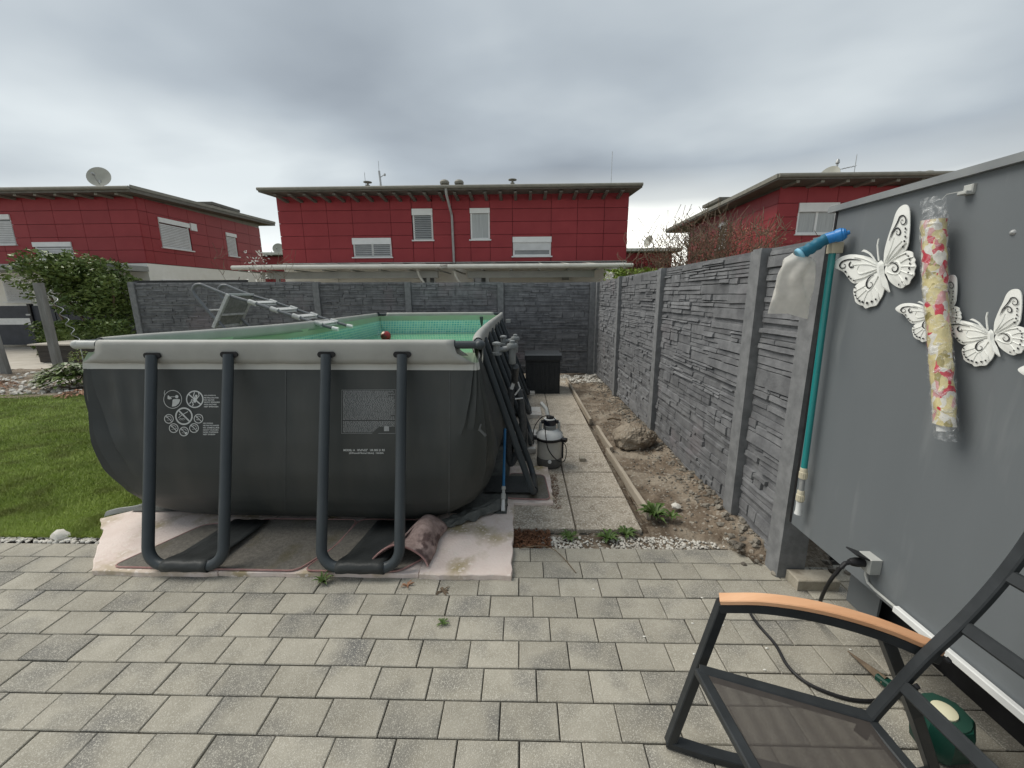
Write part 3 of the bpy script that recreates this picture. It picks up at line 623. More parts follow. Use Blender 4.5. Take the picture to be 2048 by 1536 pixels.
# U legs of the short side, each with slot and fabric strap
def uleg(A, B, fA, fB, m=M_LEG, r=0.0325, strap=True, toward=None):
    b = MB(); rc = 0.11; up = (A-fA).normalized(); dr = (fB-fA).normalized(); pts = [A]
    for k in range(0, 9):
        a = PI/2*k/8; pts.append(fA + up*rc*(1-math.sin(a)) + dr*rc*(1-math.cos(a)))
    upb = (B-fB).normalized()
    for k in range(0, 9):
        a = PI/2*k/8; pts.append(fB - dr*rc*(1-math.sin(a)) + upb*rc*(1-math.cos(a)))
    pts.append(B); b.tube(pts, r, 14); return b.build('leg', m, pool)
for (ax, ay), (bx, by), (cx_, cy_), (dx, dy) in (((303,712),(457,710),(289,1128),(441,1128)), ((652,710),(804,710),(638,1128),(796,1126))):
    yf_ = lambda px: lerp(FL.y, FR.y, (at(px,700,'Y',2.66).x-FL.x)/(FR.x-FL.x))-0.046
    A = at(ax, ay, 'Y', yf_(ax)); B = at(bx, by, 'Y', yf_(bx)); fA = at(cx_, cy_, 'Y', 2.20); fB = at(dx, dy, 'Y', 2.20); fA.z = fB.z = 0.072
    fA.x = at(cx_, 1100, 'Y', 2.2).x; fB.x = at(dx, 1100, 'Y', 2.2).x
    uleg(A, B, fA, fB)
    for q in (A, B):
        b = MB(); w = 0.062; n = 16
        pr_ = [(w*math.copysign(1,math.cos(t))*0.62+0.020*math.cos(t), 0.020*math.sin(t)) for t in [2*PI*(k+0.5)/n for k in range(n)]]
        yq = 2.66 - 0.036 - 0.0
        tq = (q.x-FL.x)/(FR.x-FL.x); yq = lerp(FL.y, FR.y, tq)-0.046
        b.add([(q.x+a, yq, q.z+0.002+c) for a, c in pr_]+[(q.x+a, yq+0.01, q.z+0.002+c) for a, c in pr_], [tuple(range(n))]+[(k,(k+1) % n,n+(k+1) % n,n+k) for k in range(n)]); b.build('slot', M_BLACKPL, pool)
    # strap wrapped round the foot and running back under the pool
    x0, x1 = fA.x+0.10, fB.x-0.09; b = MB(); R2 = 0.036
    prof = [(R2*math.cos(a), R2*math.sin(a)) for a in [PI*(0.60+k/9*1.0) for k in range(10)]]
    path = [(0.62,-0.03),(0.25,0.0)]; vs = []; nx = 9
    pts2 = [(2.75,0.064),(2.5,0.069),(2.32,0.078),(2.235,0.098)] + [(2.20+R2*math.cos(a), 0.072+R2*math.sin(a)) for a in [PI*(0.55+k/8*0.95) for k in range(9)]] + [(2.27,0.05)]
    for i in range(nx):
        t = i/(nx-1); sp_ = 0.0
        for k, (y, z) in enumerate(pts2):
            sx = (x0+x1)/2+(t-0.5)*(x1-x0)*(1.0 if k > 2 else 0.95)+ (0.10*(y-2.2) if k < 3 else 0)
            vs.append((sx, y, z+0.003*math.sin(i*1.7+k)))
    m = len(pts2); b.add(vs, [(i*m+k,(i+1)*m+k,(i+1)*m+k+1,i*m+k+1) for i in range(nx-1) for k in range(m-1)], True); b.build('foot_strap', M_STRAP, pool, solid=0.003)
# U legs of the long sides
def side_leg(y0, right=True):
    pts = rightpts if right else leftpts; s = 1 if right else -1
    xa = curve_at(pts, y0)+s*0.02; xb = curve_at(pts, y0+0.52)+s*0.02
    A = Vector((xa, y0, zr(y0)-0.05)); B = Vector((xb, y0+0.50, zr(y0)-0.05)); fx = (0.10 if right else -3.45)
    uleg(A, B, Vector((fx,y0,0.07)), Vector((fx,y0+0.50,0.07)), r=0.027)
    b = MB(); b.box((min(fx,fx-s*0.42), y0+0.09, 0.058), (max(fx,fx-s*0.42)-0.03*s, y0+0.41, 0.062)); b.tube([(fx,y0+0.11,0.07),(fx,y0+0.39,0.07)], 0.036, 12); b.build('foot_strap', M_STRAP, pool)
for y0 in (3.13,4.30,5.52,6.70): side_leg(y0); side_leg(y0+0.1, False)
for x in (-2.2,-1.3):
    b = MB(); uleg(Vector((x,8.12,1.3)), Vector((x+0.5,8.12,1.3)), Vector((x,8.55,0.07)), Vector((x+0.5,8.55,0.07)))
b = MB(); b.box((-0.325,8.24,1.17), (-0.235,8.30,1.24)); b.build('corner_clip', M_GREYPL, pool)
b = MB(); b.tube([BL+Vector((0.01,-0.03,-0.10)), BL+Vector((0.01,-0.03,0.045))], 0.018, 8); b.build('corner_pin', M_BLACKPL, pool)

# ---- prints on the front of the liner (flat print, laid 3 mm proud of the fabric)
def onf(px, py, d=0.004):
    P = at(px, py, 'Y', 2.62)
    for _ in range(4): P = at(px, py, 'Y', Yfront(P.x, P.z)-d)
    return P
def c5m(u, v): return 320+u/13.96, 770+v/13.96
def ribbon(b, pts, w, cm=c5m, closed=False):
    n = len(pts); vs = []
    for i, (u, v) in enumerate(pts):
        a = pts[(i-1) % n] if (closed or i) else pts[i]; c = pts[(i+1) % n] if (closed or i < n-1) else pts[i]
        dx, dy = c[0]-a[0], c[1]-a[1]; l = math.hypot(dx, dy) or 1; nx, ny = -dy/l*w/2, dx/l*w/2
        vs += [onf(*cm(u+nx, v+ny)), onf(*cm(u-nx, v-ny))]
    m = n if closed else n-1; b.add(vs, [(2*i, 2*((i+1) % n), 2*((i+1) % n)+1, 2*i+1) for i in range(m)])
def poly(b, pts, cm=c5m): b.add([onf(*cm(*p)) for p in pts], [tuple(range(len(pts)))])
def circ(u, v, r, n=28): return [(u+r*math.cos(2*PI*k/n), v+r*math.sin(2*PI*k/n)) for k in range(n)]
b = MB(); ribbon(b, circ(355,400,250,40), 16, closed=True); ribbon(b, [(130,290),(118,220),(140,150)], 16)
poly(b, circ(468,325,46,16)); poly(b, [(350,420),(380,395),(550,395),(560,430),(520,520),(440,590),(335,605),(345,500)]); ribbon(b, [(420,328),(330,328),(300,345)], 14)
poly(b, [(215,300),(240,290),(275,330),(330,320),(300,360),(340,385),(260,405),(210,385)]); b.build('warning_print', M_INK, pool)
b = MB(); ribbon(b, circ(970,398,228,40), 34, closed=True); ribbon(b, [(790,250),(1140,545)], 34)
poly(b, circ(1012,305,34,14)); poly(b, [(960,350),(1040,340),(1030,430),(985,500),(940,470),(930,400)])
ribbon(b, [(965,360),(935,290),(965,200)], 26); ribbon(b, [(1030,380),(1090,300),(1075,200)], 26); ribbon(b, [(935,440),(885,400),(870,470),(825,520)], 28); ribbon(b, [(960,480),(900,470),(930,540),(905,585)], 28); b.build('warning_print', M_INK, pool)
b = MB(); ribbon(b, circ(668,870,225,40), 42, closed=True); ribbon(b, [(530,720),(820,1010)], 42)
ribbon(b, [(510,920),(600,845),(780,742)], 20); poly(b, circ(545,825,17,10)); ribbon(b, [(530,965),(570,935),(610,945),(660,940),(700,960)], 14); ribbon(b, [(555,985),(600,965),(660,980)], 9); b.build('warning_print', M_INK, pool)
for (u, v), kind in (((248,945),0),((382,1205),1),((668,1298),2),((950,1203),1),((1076,940),3)):
    b = MB(); ribbon(b, circ(u,v,122,28), 22, closed=True); ribbon(b, [(u-85,v-85),(u+85,v+85)], 20)
    ribbon(b, [(u-70,v-30),(u-20,v-72),(u+30,v-68),(u+70,v-20)], 14)
    if kind in (2,): poly(b, [(u+20,v+40),(u+60,v+10),(u+95,v+20),(u+70,v+70),(u+30,v+85)])
    if kind in (0,1): poly(b, circ(u+68,v+10,15,8))
    if kind == 3: ribbon(b, [(u-60,v+10),(u-20,v+30),(u+20,v+10)], 10)
    ribbon(b, [(u-60,v+40),(u-30,v+30),(u,v+45)], 8); b.build('warning_print', M_INK, pool)
def textmesh(txt, px, py, wpx, hpx, name, m, bold=0.0, parent=pool, mapf=None):
    cu = bpy.data.curves.new('t', 'FONT'); cu.body = txt; cu.size = 1; cu.offset = bold; cu.resolution_u = 2
    to = bpy.data.objects.new('t', cu); COL.objects.link(to); bpy.context.view_layer.update()
    me = bpy.data.meshes.new_from_object(to.evaluated_get(bpy.context.evaluated_depsgraph_get())); bpy.data.objects.remove(to)
    xs = [v.co.x for v in me.vertices]; ys = [v.co.y for v in me.vertices]; sx = wpx/(max(xs)-min(xs)); sy = hpx/(max(ys)-min(ys) or 1)
    x0 = min(xs); y0 = min(ys); b = MB()
    b.add([ (mapf or onf)(px+(v.co.x-x0)*sx, py-(v.co.y-y0)*sy) for v in me.vertices], [tuple(p.vertices) for p in me.polygons])
    bpy.data.meshes.remove(me); return b.build(name, m, parent)
for i, (t, w) in enumerate((('NO JUMPING',23.5),('NE PAS SAUTER',29.5),('NO SALTAR',21),('NICHT SPRINGEN',31.5),('NON SALTARE',25),('NIET SPRINGEN',28.5))):
    textmesh(t, 408, 792.4+4.45*i, w, 2.7, 'print_text', M_INK, 0.03)
for i, (t, w) in enumerate((('NO DIVING',19.5),('NE PAS PLONGER',32.5),('NO ZAMBULLIRSE',32.5),('NICHT TAUCHEN',30.5),('NON TUFFARSI',30),('NIET DUIKEN',24))):
    textmesh(t, 406.2, 847.9+4.45*i, w, 2.7, 'print_text', M_INK, 0.03)
textmesh('MODEL: A', 687, 902.5, 23, 4.4, 'print_text', M_INK, 0.03); textmesh("18'x9'x52\"   UR 005 21 RS", 714.5, 902.5, 55, 4.6, 'print_text', M_INK, 0.03)
textmesh('(549cmx274cmx132cm)  12645A', 698, 908.6, 69.5, 4.2, 'print_text', M_INK, 0.03)
# dense instruction label: frame and lines of print too small to read
b = MB(); cm2 = lambda u, v: (u, v)
ribbon(b, [(683.5,780),(791.5,779.5),(791.5,866.8),(683,866.8)], 0.7, cm2, True); rr = random.Random(4)
for i in range(44):
    v = 782.2+1.9*i; x = 686
    if i == 31: continue
    while x < 789:
        w = rr.uniform(0.8,4.5); xe = min(x+w, 789.5)
        lim = 789.5 if i < 38 else 757-(i-38)*2.2
        if x < lim: ribbon(b, [(x,v),(min(xe,lim),v)], 0.95, cm2)
        x = xe+rr.uniform(0.5,1.4)
        if rr.random() < 0.02 and x > 775: break
ribbon(b, [(768,857.5),(778,857.5)], 9.5, cm2); b.build('instruction_label', M_INK2, pool)
b = MB()
ribbon(b, [(958,862),(962,848)], 3, cm2); ribbon(b, [(958,858),(972,872)], 5, cm2)
b.build('repair_patch', mat('faint_scuff', (0.075,0.08,0.08), (0.10,0.105,0.105), 20, 0.5), pool)

for px in (571, 899):
    b = MB(); ribbon(b, [(px-0.004*(y-740), y) for y in range(742, 1040, 12)], 1.3, cm2); b.build('weld_seam', MATS['faint_scuff'], pool)
# ---- ball
bl = MB(); bl.blob((-2.36,7.05,1.03), 0.088, 4, 0.0, smooth=True)
def ballmat():
    m = bpy.data.materials.new('ball_panels'); m.use_nodes = True; N = m.node_tree.nodes; L = m.node_tree.links; b = N['Principled BSDF']; b.inputs['Roughness'].default_value = 0.3
    t = N.new('ShaderNodeTexCoord'); v = N.new('ShaderNodeTexVoronoi'); v.inputs['Scale'].default_value = 11; L.new(t.outputs['Object'], v.inputs['Vector'])
    s = N.new('ShaderNodeSeparateColor'); L.new(v.outputs['Color'], s.inputs[0]); r = N.new('ShaderNodeValToRGB'); r.color_ramp.interpolation = 'CONSTANT'; L.new(s.outputs[0], r.inputs[0])
    e = r.color_ramp.elements; e[0].color = (0.30,0.02,0.02,1); e[1].position = 0.55; e[1].color = (0.75,0.55,0.40,1); q = e.new(0.75); q.color = (0.10,0.02,0.015,1); L.new(r.outputs[0], b.inputs['Base Color']); return m
tag(bl.build('beach_ball', ballmat()), 'small red and cream ball floating in the pool by the far left corner', 'ball')

# ---- ladder resting over the left rail
ld = thing('pool_ladder', 'grey tubular pool ladder with pale plastic steps tipped over the left pool rail', 'ladder', (-3.4,5.4,1.0))
LY = (5.12, 5.56)
def lad(px, py, y, near=True):
    return at(px, py, 'Y', y)
near = [at(p, q, 'Y', LY[0]) for p, q in ((668,657),(637,648),(593,634),(549,620),(505,605),(455,590),(412,573))]
P0, P1 = near[0], near[-1]
def shift(p): return Vector((p.x, LY[1], p.z))
top = [Vector(p) for p in near]
loop = [at(p, q, 'Y', LY[0]) for p, q in ((402,569),(392,570),(386,577),(387,586),(396,598),(425,632),(455,662))]
down = loop[-1]; d = (loop[-1]-loop[-3]).normalized(); foot = down + d*((down.z-0.05)/-d.z)
path = smoothpath(top+loop+[foot], 4)
for y in LY:
    b = MB(); b.tube([Vector((p.x, y, p.z)) for p in path], 0.019, 10); lg = b.build('side_rail', M_GALV if False else mat('ladder_tube', (0.13,0.14,0.15), (0.17,0.18,0.19), 8, 0.4), ld)
    b = MB(); b.tube([Vector((near[0].x-0.02,y,near[0].z+0.004)), Vector((near[0].x+0.055,y,near[0].z-0.012))], 0.026, 10); b.build('rail_cap', M_WHITEPL, ld)
for (px, py) in ((505,605),(549,619),(593,633),(637,647)):
    p = at(px, py, 'Y', LY[0]); b = MB(); dx = Vector((0.06,0,-0.02))
    b.bar([p+Vector((0,-0.03,0.0)), p+Vector((0,LY[1]-LY[0]+0.03,0.0))], 0.085, 0.014, 0.003, up=Vector((0.3,0,1)))
    for y in LY: b.tube([Vector((p.x-0.045,y,p.z+0.014)), Vector((p.x+0.045,y,p.z-0.018))], 0.030, 10)
    b.bar([p+Vector((0.04,-0.02,-0.035)), p+Vector((0.04,LY[1]-LY[0]+0.02,-0.035))], 0.02, 0.02, 0.003); b.build('step', M_WHITEPL if False else mat('pale_step_plastic', (0.40,0.41,0.40), (0.55,0.56,0.55), 30, 0.5, 0.4, 80), ld)
# platform panel with ribs
A = at(457,589,'Y',LY[0]-0.02); Bm = at(428,655,'Y',LY[0]-0.02); W2 = Vector((0,LY[1]-LY[0]+0.04,0)); dr = (A-Bm); nrm = dr.cross(W2).normalized()
b = MB(); b.bar([A, Bm], 0.04, 0.045, 0.004, up=Vector((0,1,0))); b.bar([A+W2, Bm+W2], 0.03, 0.035, 0.004, up=Vector((0,1,0)))
M_STEP = MATS['pale_step_plastic']
for t in (0,0.62,0.98):
    p = A.lerp(Bm, t); b.bar([p, p+W2], 0.022, 0.03, 0.004)
b.build('platform_frame', M_STEP, ld)
b = MB(); b.add([A, A+W2, A.lerp(Bm,0.62)+W2, A.lerp(Bm,0.62)], [(0,1,2,3)]); b.add([A.lerp(Bm,0.64), A.lerp(Bm,0.64)+W2, A.lerp(Bm,0.97)+W2, A.lerp(Bm,0.97)], [(0,1,2,3)])
c = A.lerp(Bm,0.32)+W2*0.5
for k in range(10):
    a = 2*PI*k/10; v = dr.normalized()*math.cos(a)*0.21*dr.length*1.5 + Vector((0,math.sin(a)*0.21,0)); b.tube([c+nrm*0.006, c+v+nrm*0.006], 0.006, 5)
b.build('platform', mat('ladder_platform_plastic', (0.20,0.205,0.20), (0.30,0.305,0.30), 25, 0.5, 0.4, 60), ld)
b = MB(); b.tube([loop[4]+Vector((0.12,0,-0.14)), loop[4]+Vector((0.12,LY[1]-LY[0],-0.14))], 0.012, 8); b.build('cross_tube', M_STEP, ld)

# ================================================================== FOAM BOARDS AND MATS
def foam(name, lab, x0, y0, x1, y1, z0, z1, m, wav=0.006, group='foam boards under the pool', outline=None):
    b = MB(); pts = []
    n = 14
    def edge(a, c, k):
        for i in range(k): t = i/k; yield Vector(a).lerp(Vector(c), t) + Vector((U(-wav,wav), U(-wav,wav), 0))
    ring_ = list(edge((x0,y0,0),(x1,y0,0),n))+list(edge((x1,y0,0),(x1,y1,0),n))+list(edge((x1,y1,0),(x0,y1,0),n))+list(edge((x0,y1,0),(x0,y0,0),n))
    if outline: ring_ = [p for k in range(len(outline)) for p in edge((*outline[k],0),(*outline[(k+1)%len(outline)],0),6)]
    m_ = len(ring_); ch = 0.004; cx, cy = (x0+x1)/2, (y0+y1)/2
    lo = [Vector((p.x,p.y,z0)) for p in ring_]; mi = [Vector((p.x,p.y,z1-ch)) for p in ring_]; up_ = [Vector((p.x+math.copysign(ch,cx-p.x),p.y+math.copysign(ch,cy-p.y),z1)) for p in ring_]
    b.add(lo+mi+up_, [(i,(i+1)%m_,m_+(i+1)%m_,m_+i) for i in range(m_)]+[(m_+i,m_+(i+1)%m_,2*m_+(i+1)%m_,2*m_+i) for i in range(m_)]+[tuple(range(2*m_,3*m_))])
    return tag(b.build(name, m), lab, 'foam board', group)
foam('foam_board', 'clean pale pink foam board at the left front corner beneath the pool', -2.72, 2.195, -1.90, 3.3, 0.0, 0.032, M_FOAM, outline=[(-2.70,2.195),(-2.3,2.19),(-1.90,2.195),(-1.90,3.3),(-2.75,3.25),(-3.27,2.80),(-3.06,2.62),(-2.90,2.42)])
foam('foam_board', 'dirty pink foam board in the middle mostly hidden by the dark mats', -1.895, 2.20, -0.64, 3.3, 0.0, 0.030, M_FOAM)
foam('foam_board', 'stained pink foam board at the right front corner of the pool', -0.635, 2.19, -0.065, 3.09, 0.0, 0.036, M_FOAM)
foam('foam_board', 'pink foam board below the nearest right side pool leg', -0.16, 3.10, 0.26, 3.85, 0.0, 0.028, M_FOAM)
gc = MB(); gc.grid(lambda u, v: (lerp(-3.12,-0.12,u), lerp(2.9,8.4,v), 0.042+0.006*mnoise.noise(Vector((u*9,v*17,0)))), 30, 50); tag(gc.build('ground_cloth', M_CLOTH), 'grey ground cloth spread beneath the whole pool', 'ground cloth')
def matp(lab, pts, z, m=M_MATT, rim=True):
    """thin rubber mat with rounded corners given by its outline"""
    P = []; n = len(pts)
    for i in range(n):
        a, c, e2 = Vector((*pts[i-1],0)), Vector((*pts[i],0)), Vector((*pts[(i+1)%n],0)); r = 0.06
        q0 = c+(a-c).normalized()*min(r,(a-c).length*0.4); q2 = c+(e2-c).normalized()*min(r,(e2-c).length*0.4)
        for k in range(5): t = k/4; P.append(q0*(1-t)**2+c*2*t*(1-t)+q2*t*t)
    m_ = len(P); c0 = sum(P, Vector())/m_; t = thing('rubber_mat', lab, 'mat', (c0.x,c0.y,z), 'dark rubber mats under the pool legs')
    b = MB(); top = [Vector((p.x,p.y,z+0.008)) for p in P]; lo = [Vector((p.x,p.y,z)) for p in P]
    b.add(top+lo, [tuple(range(m_))]+[(i,m_+i,m_+(i+1)%m_,(i+1)%m_) for i in range(m_)]); b.build('mat_surface', m, t)
    b = MB(); b.tube([Vector((p.x,p.y,z+0.006)) for p in P+[P[0]]], 0.0055, 6); b.build('rim', M_FOAMR, t)
matp('dark textured mat beneath the left front pool leg', [(-2.60,2.225),(-2.02,2.215),(-1.98,2.75),(-2.38,2.72)], 0.033)
matp('dark textured mat between the two front pool legs', [(-2.0,2.215),(-1.40,2.205),(-1.26,2.48),(-1.25,2.8),(-1.98,2.8)], 0.034)
matp('dark textured mat beneath the right front pool leg', [(-1.36,2.205),(-0.76,2.205),(-0.62,2.36),(-0.60,2.8),(-1.23,2.8),(-1.28,2.42)], 0.036)
matp('grey mat with pale edge beneath the nearest right side pool leg', [(-0.14,3.16),(0.235,3.14),(0.21,3.62),(-0.12,3.66)], 0.030)
# the curled mat: an arched sheet whose mouth opens towards the terrace
cm = thing('curled_mat', 'pinkish printed mat curled up into an arch beside the right front pool leg', 'mat', (-0.72,2.45,0.04))
def arch(u, v):
    ax0, ax1 = Vector((-0.755,2.29,0.045)), Vector((-0.66,2.66,0.05)); c = ax0.lerp(ax1, v); r = lerp(0.118,0.105,v); a = PI*(1.02-1.02*u); d = Vector((1,0.05,0)).normalized()
    s = 1.0+0.06*math.sin(v*9+u*5); return c + d*(r*1.05*math.cos(a))*s + Vector((0,0,r*0.98*max(0,math.sin(a))*s + 0.004)) + Vector((-0.10,-0.05,-0.01))*max(0,1-u*3)*(1-v)**2 + Vector((0.05,-0.05,0))*max(0,u*3-2)*(1-v)**2 + Vector((0,0,0.02*math.sin(u*7+v*5)))*math.sin(PI*u)
b = MB(); b.grid(arch, 22, 18)
M_MATP = mat('brown_pink_mat_print', (0.26,0.19,0.175), (0.46,0.35,0.32), 16, 0.75, 0.6, 50, c3=(0.12,0.08,0.075), c3pos=(0.52,0.60), c3scale=9, coord='World')
b.build('mat_sheet', M_MATP, cm, solid=0.008)
b = MB(); b.tube([Vector(arch(k/20,0)) for k in range(21)], 0.006, 6); b.build('rim', M_FOAMR, cm)
# flap lying left of it
def flap(u, v):
    return Vector((lerp(-0.90,-0.66,u)-0.0*v, lerp(2.30,2.62,v)+0.16*(1-u)*0, 0.05+0.085*u*(1-0.3*v)+0.02*math.sin(u*5)*v))
b = MB(); b.grid(lambda u, v: Vector((lerp(-1.0+0.22*v,-0.80+0.1*v,u), lerp(2.34,2.66,v)-0.03*(1-u), 0.055+0.09*u**1.3+0.015*v)), 12, 12); b.build('lifted_flap', M_MATP, cm, solid=0.007)
# crumpled cloth at the right foot of the liner
def crum(u, v):
    p = Vector((-0.66,2.66,0.05)).lerp(Vector((-0.13,3.02,0.055)), u); d = Vector((0.55,-0.8,0)).normalized(); w = 0.05+0.05*math.sin(PI*u)+0.03*mnoise.noise(Vector((u*7,0,3)))
    return p + d*(v-0.6)*w*1.5 + Vector((0,0,0.04*math.sin(v*PI)*(0.4+u)+0.022*mnoise.noise(Vector((u*11,v*5,1)))))
b = MB(); b.grid(crum, 50, 14); tag(b.build('crumpled_cloth', M_CLOTH, solid=0.003), 'crumpled grey green cloth squeezed out at the right front corner of the pool', 'cloth')
# side plastic sheet and strip at the lawn edge
b = MB(); b.grid(lambda u, v: Vector((lerp(-3.28,-2.75,u), lerp(2.84,3.24,u)+0.06*v, 0.02+0.035*math.sin(v*PI)+0.006*math.sin(u*19))), 24, 6); tag(b.build('plastic_edge_strip', M_GREYPL), 'pale grey plastic strip between the lawn and the foam boards', 'plastic strip')

# ================================================================== SHED ON THE RIGHT
SX = 1.52
shed = thing('garden_shed', 'grey sheet metal garden shed wall raised over a dark recess on the right', 'shed', (2.2,0.8,0))
SY = 2.14
b = MB(); b.box((SX,-2.4,0.435), (SX+0.035,SY,2.0865)); b.build('side_wall', M_SHED, shed)
b = MB(); b.box((SX+0.035,SY-0.035,0.435), (3.6,SY,2.0865)); b.build('rear_wall', M_SHED, shed)
b = MB(); b.box((SX+0.002,SY-0.035,0.435), (SX+0.034,SY+0.014,2.086)); b.box((SX-0.004,SY-0.006,0.44), (SX-0.0005,SY+0.006,2.086)); b.build('corner_trim', M_BLACKPL, shed)
b = MB(); b.box((SX+0.03,SY+0.014,0.435), (SX+0.06,SY+0.03,2.086)); b.build('corner_flange', M_TRIMG, shed)
b = MB(); b.box((SX-0.020,-2.4,2.087), (3.6,SY+0.04,2.114)); b.build('roof_trim', M_TRIMG, shed)
b = MB(); b.box((SX+0.05,-2.4,2.1145), (3.6,SY+0.0,2.118)); b.build('roof', M_TRIMG, shed)
b = MB(); b.box((SX+0.30,-2.4,0.40), (3.6,SY-0.10,0.4345)); b.build('floor_frame', M_BLACKPL, shed)
b = MB(); b.box((1.92,-2.4,-0.01), (3.5,1.95,0.394)); b.build('plinth', M_BLACKPL, shed)
b = MB(); b.box((1.84,2.05,-0.0), (2.03,2.062,0.394)); b.box((1.84,1.87,0.0), (1.852,2.05,0.394)); b.build('foot_plate', M_SHED, shed)
b = MB(); b.box((SX-0.004,-2.4,0.437), (SX-0.0005,1.56,0.452)); b.build('bottom_trim', M_TRIMG, shed)
# screw in the wall, hook plate
s0 = at(2026,465,'X',SX); b = MB(); b.lathe(s0, [(0.009,-0.001),(0.008,0.003),(0.003,0.008)], 10, (-1,0,0)); b.build('screw', M_GALV, shed)
# lower clamp of the pole etc
# ---- cable duct and socket
du = thing('cable_duct', 'white and grey cable duct along the lower edge of the grey shed wall', 'cable duct', (SX-0.01,1.0,0.46))
b = MB(); b.cbox((SX-0.026,-0.6,0.446), (SX-0.0045,1.46,0.472), 0.003); b.build('duct_cover', M_WHITEPL, du)
b = MB(); b.tube([(SX-0.012,1.62,0.53),(SX-0.012,1.618,0.492),(SX-0.013,1.60,0.468),(SX-0.014,1.56,0.462),(SX-0.014,1.45,0.461)], 0.0055, 8); b.build('cable', M_GREYPL, du)
k0 = at(1752,1133,'X',SX-0.02)
so_ = thing('power_socket', 'light grey outdoor power socket on the shed wall with a black plug', 'socket', (SX,1.62,0.56))
b = MB(); b.cbox((-0.034,-0.034,0), (0.034,0.034,0.05), 0.006, Matrix.Translation((SX-0.001,1.60,0.565)) @ Matrix.Rotation(-PI/2, 4, 'Y')); b.build('socket_box', M_GREYPL, so_)
b = MB(); b.cbox((-0.03,-0.032,0), (0.03,0.032,0.007), 0.003, Matrix.Translation((SX-0.080,1.60,0.606)) @ Matrix.Rotation(math.radians(22), 4, 'Y')); b.build('cover', M_BLACKPL, so_)
b = MB(); b.lathe((SX-0.098,1.60,0.568), [(0.011,-0.012),(0.017,0.0),(0.020,0.02),(0.020,0.047)], 16, (1,0,0)); b.tube([(SX-0.09,1.60,0.568),(SX-0.125,1.60,0.562),(SX-0.14,1.60,0.54)], 0.009, 8); b.build('plug', M_BLACKPL, so_)
b = MB(); b.tube(smoothpath([(SX-0.138,1.60,0.545),(SX-0.155,1.63,0.44),(SX-0.12,1.70,0.28),(SX-0.02,1.80,0.12),(1.54,1.90,0.03),(1.50,1.96,0.012),(1.46,2.00,0.01),(1.35,2.02,0.009),(1.25,1.97,0.008),(1.235,1.87,0.008),(1.25,1.74,0.008),(1.235,1.62,0.008),(1.26,1.54,0.008),(1.33,1.485,0.008),(1.42,1.455,0.008),(1.53,1.46,0.01),(1.60,1.50,0.03),(1.66,1.45,0.07)], 5), 0.0075, 8)
tag(b.build('power_cable', M_BLACKPL), 'black power cable hanging from the socket and looping over the pavers', 'cable')
q1_, q2_, q3_ = at(1570,1124,'Z',0.066), at(1597,1162,'Z',0.066), at(1678,1160,'Z',0.066)
b = MB(); b.cbox((min(q1_.x,q2_.x)+0.0,q2_.y,0.0), (q3_.x,2.238,0.066), 0.005); tag(b.build('paving_block', M_BRICK), 'single brown grey paving block lying by the last fence post', 'block')

# ---- telescopic pole hanging on the wall
PXc = SX-0.045
pl = thing('telescopic_pole', 'teal telescopic pool pole hanging upright on the corner of the grey shed', 'pole', (PXc,2.0,1.2))
pt_, pb_ = at(1665,505,'X',PXc), at(1596,1028,'X',PXc); ax_ = (pt_-pb_)
def pp(t): return pb_ + ax_*t
b = MB(); b.tube([pp(0.19), pp(1.0)], 0.0145, 14); b.build('tube', M_TEAL, pl)
b = MB(); b.tube([pp(0.10), pp(0.17)], 0.0125, 12); b.build('inner_tube', mat('brushed_tube', (0.33,0.34,0.34), (0.40,0.41,0.41), 8, 0.35, metal=0.3), pl)
for t0 in (0.150, 0.056):
    b = MB(); b.lathe(pp(t0), [(0.0165,0.0),(0.0195,0.003),(0.0195,0.036),(0.0170,0.038),(0.0170,0.056),(0.0155,0.060)], 20, ax_)
    for k in range(14): a = 2*PI*k/14; q = Vector((math.cos(a),math.sin(a),0))*0.019; b.tube([pp(t0)+q+Vector((0,0,0.004)), pp(t0)+q+Vector((0,0,0.035))], 0.0015, 4)
    b.build('clamp_collar', M_BEIGEPL, pl)
b = MB(); b.lathe(pp(0.0), [(0.018,0),(0.0175,0.006),(0.015,0.02),(0.0145,0.06),(0.016,0.072)], 18, ax_); b.build('grip', M_WHITEPL, pl)
b = MB(); b.box((PXc-0.018,pp(1).y-0.018,pp(1).z-0.004), (PXc+0.035,pp(1).y+0.018,pp(1).z+0.045)); b.build('wall_hook', M_BEIGEPL, pl)
# hand vacuum with filter bag
hv = thing('pool_hand_vacuum', 'blue pool hand vacuum with a white mesh bag hanging off the shed corner', 'pool vacuum', (1.42,2.1,1.9))
h1, h2, h3 = Vector((1.485,2.02,1.985)), Vector((1.43,2.16,1.955)), Vector((1.33,2.24,1.88))
h1 = at(1690,467,'X',1.48); h2 = at(1652,478,'X',1.43); h3 = at(1602,508,'X',1.34)
b = MB(); b.tube(smoothpath([h1,h1.lerp(h2,0.5),h2]), 0.026, 16, scales=None); b.lathe(h1, [(0.020,-0.006),(0.024,0.004),(0.030,0.01),(0.030,0.03),(0.024,0.04)], 16, h2-h1); b.lathe(h1-(h2-h1).normalized()*0.018, [(0.008,0.0),(0.010,0.008),(0.011,0.016)], 12, h2-h1); b.build('head', M_BLUEB, hv)
b = MB(); b.tube(smoothpath([h2-(h3-h2)*0.05,h2.lerp(h3,0.5),h3]), 0.025, 16, scales=[1.0+0.10*math.sin(i*1.9)+0.15*i/12 for i in range(13)]); b.build('body', M_TEALD, hv)
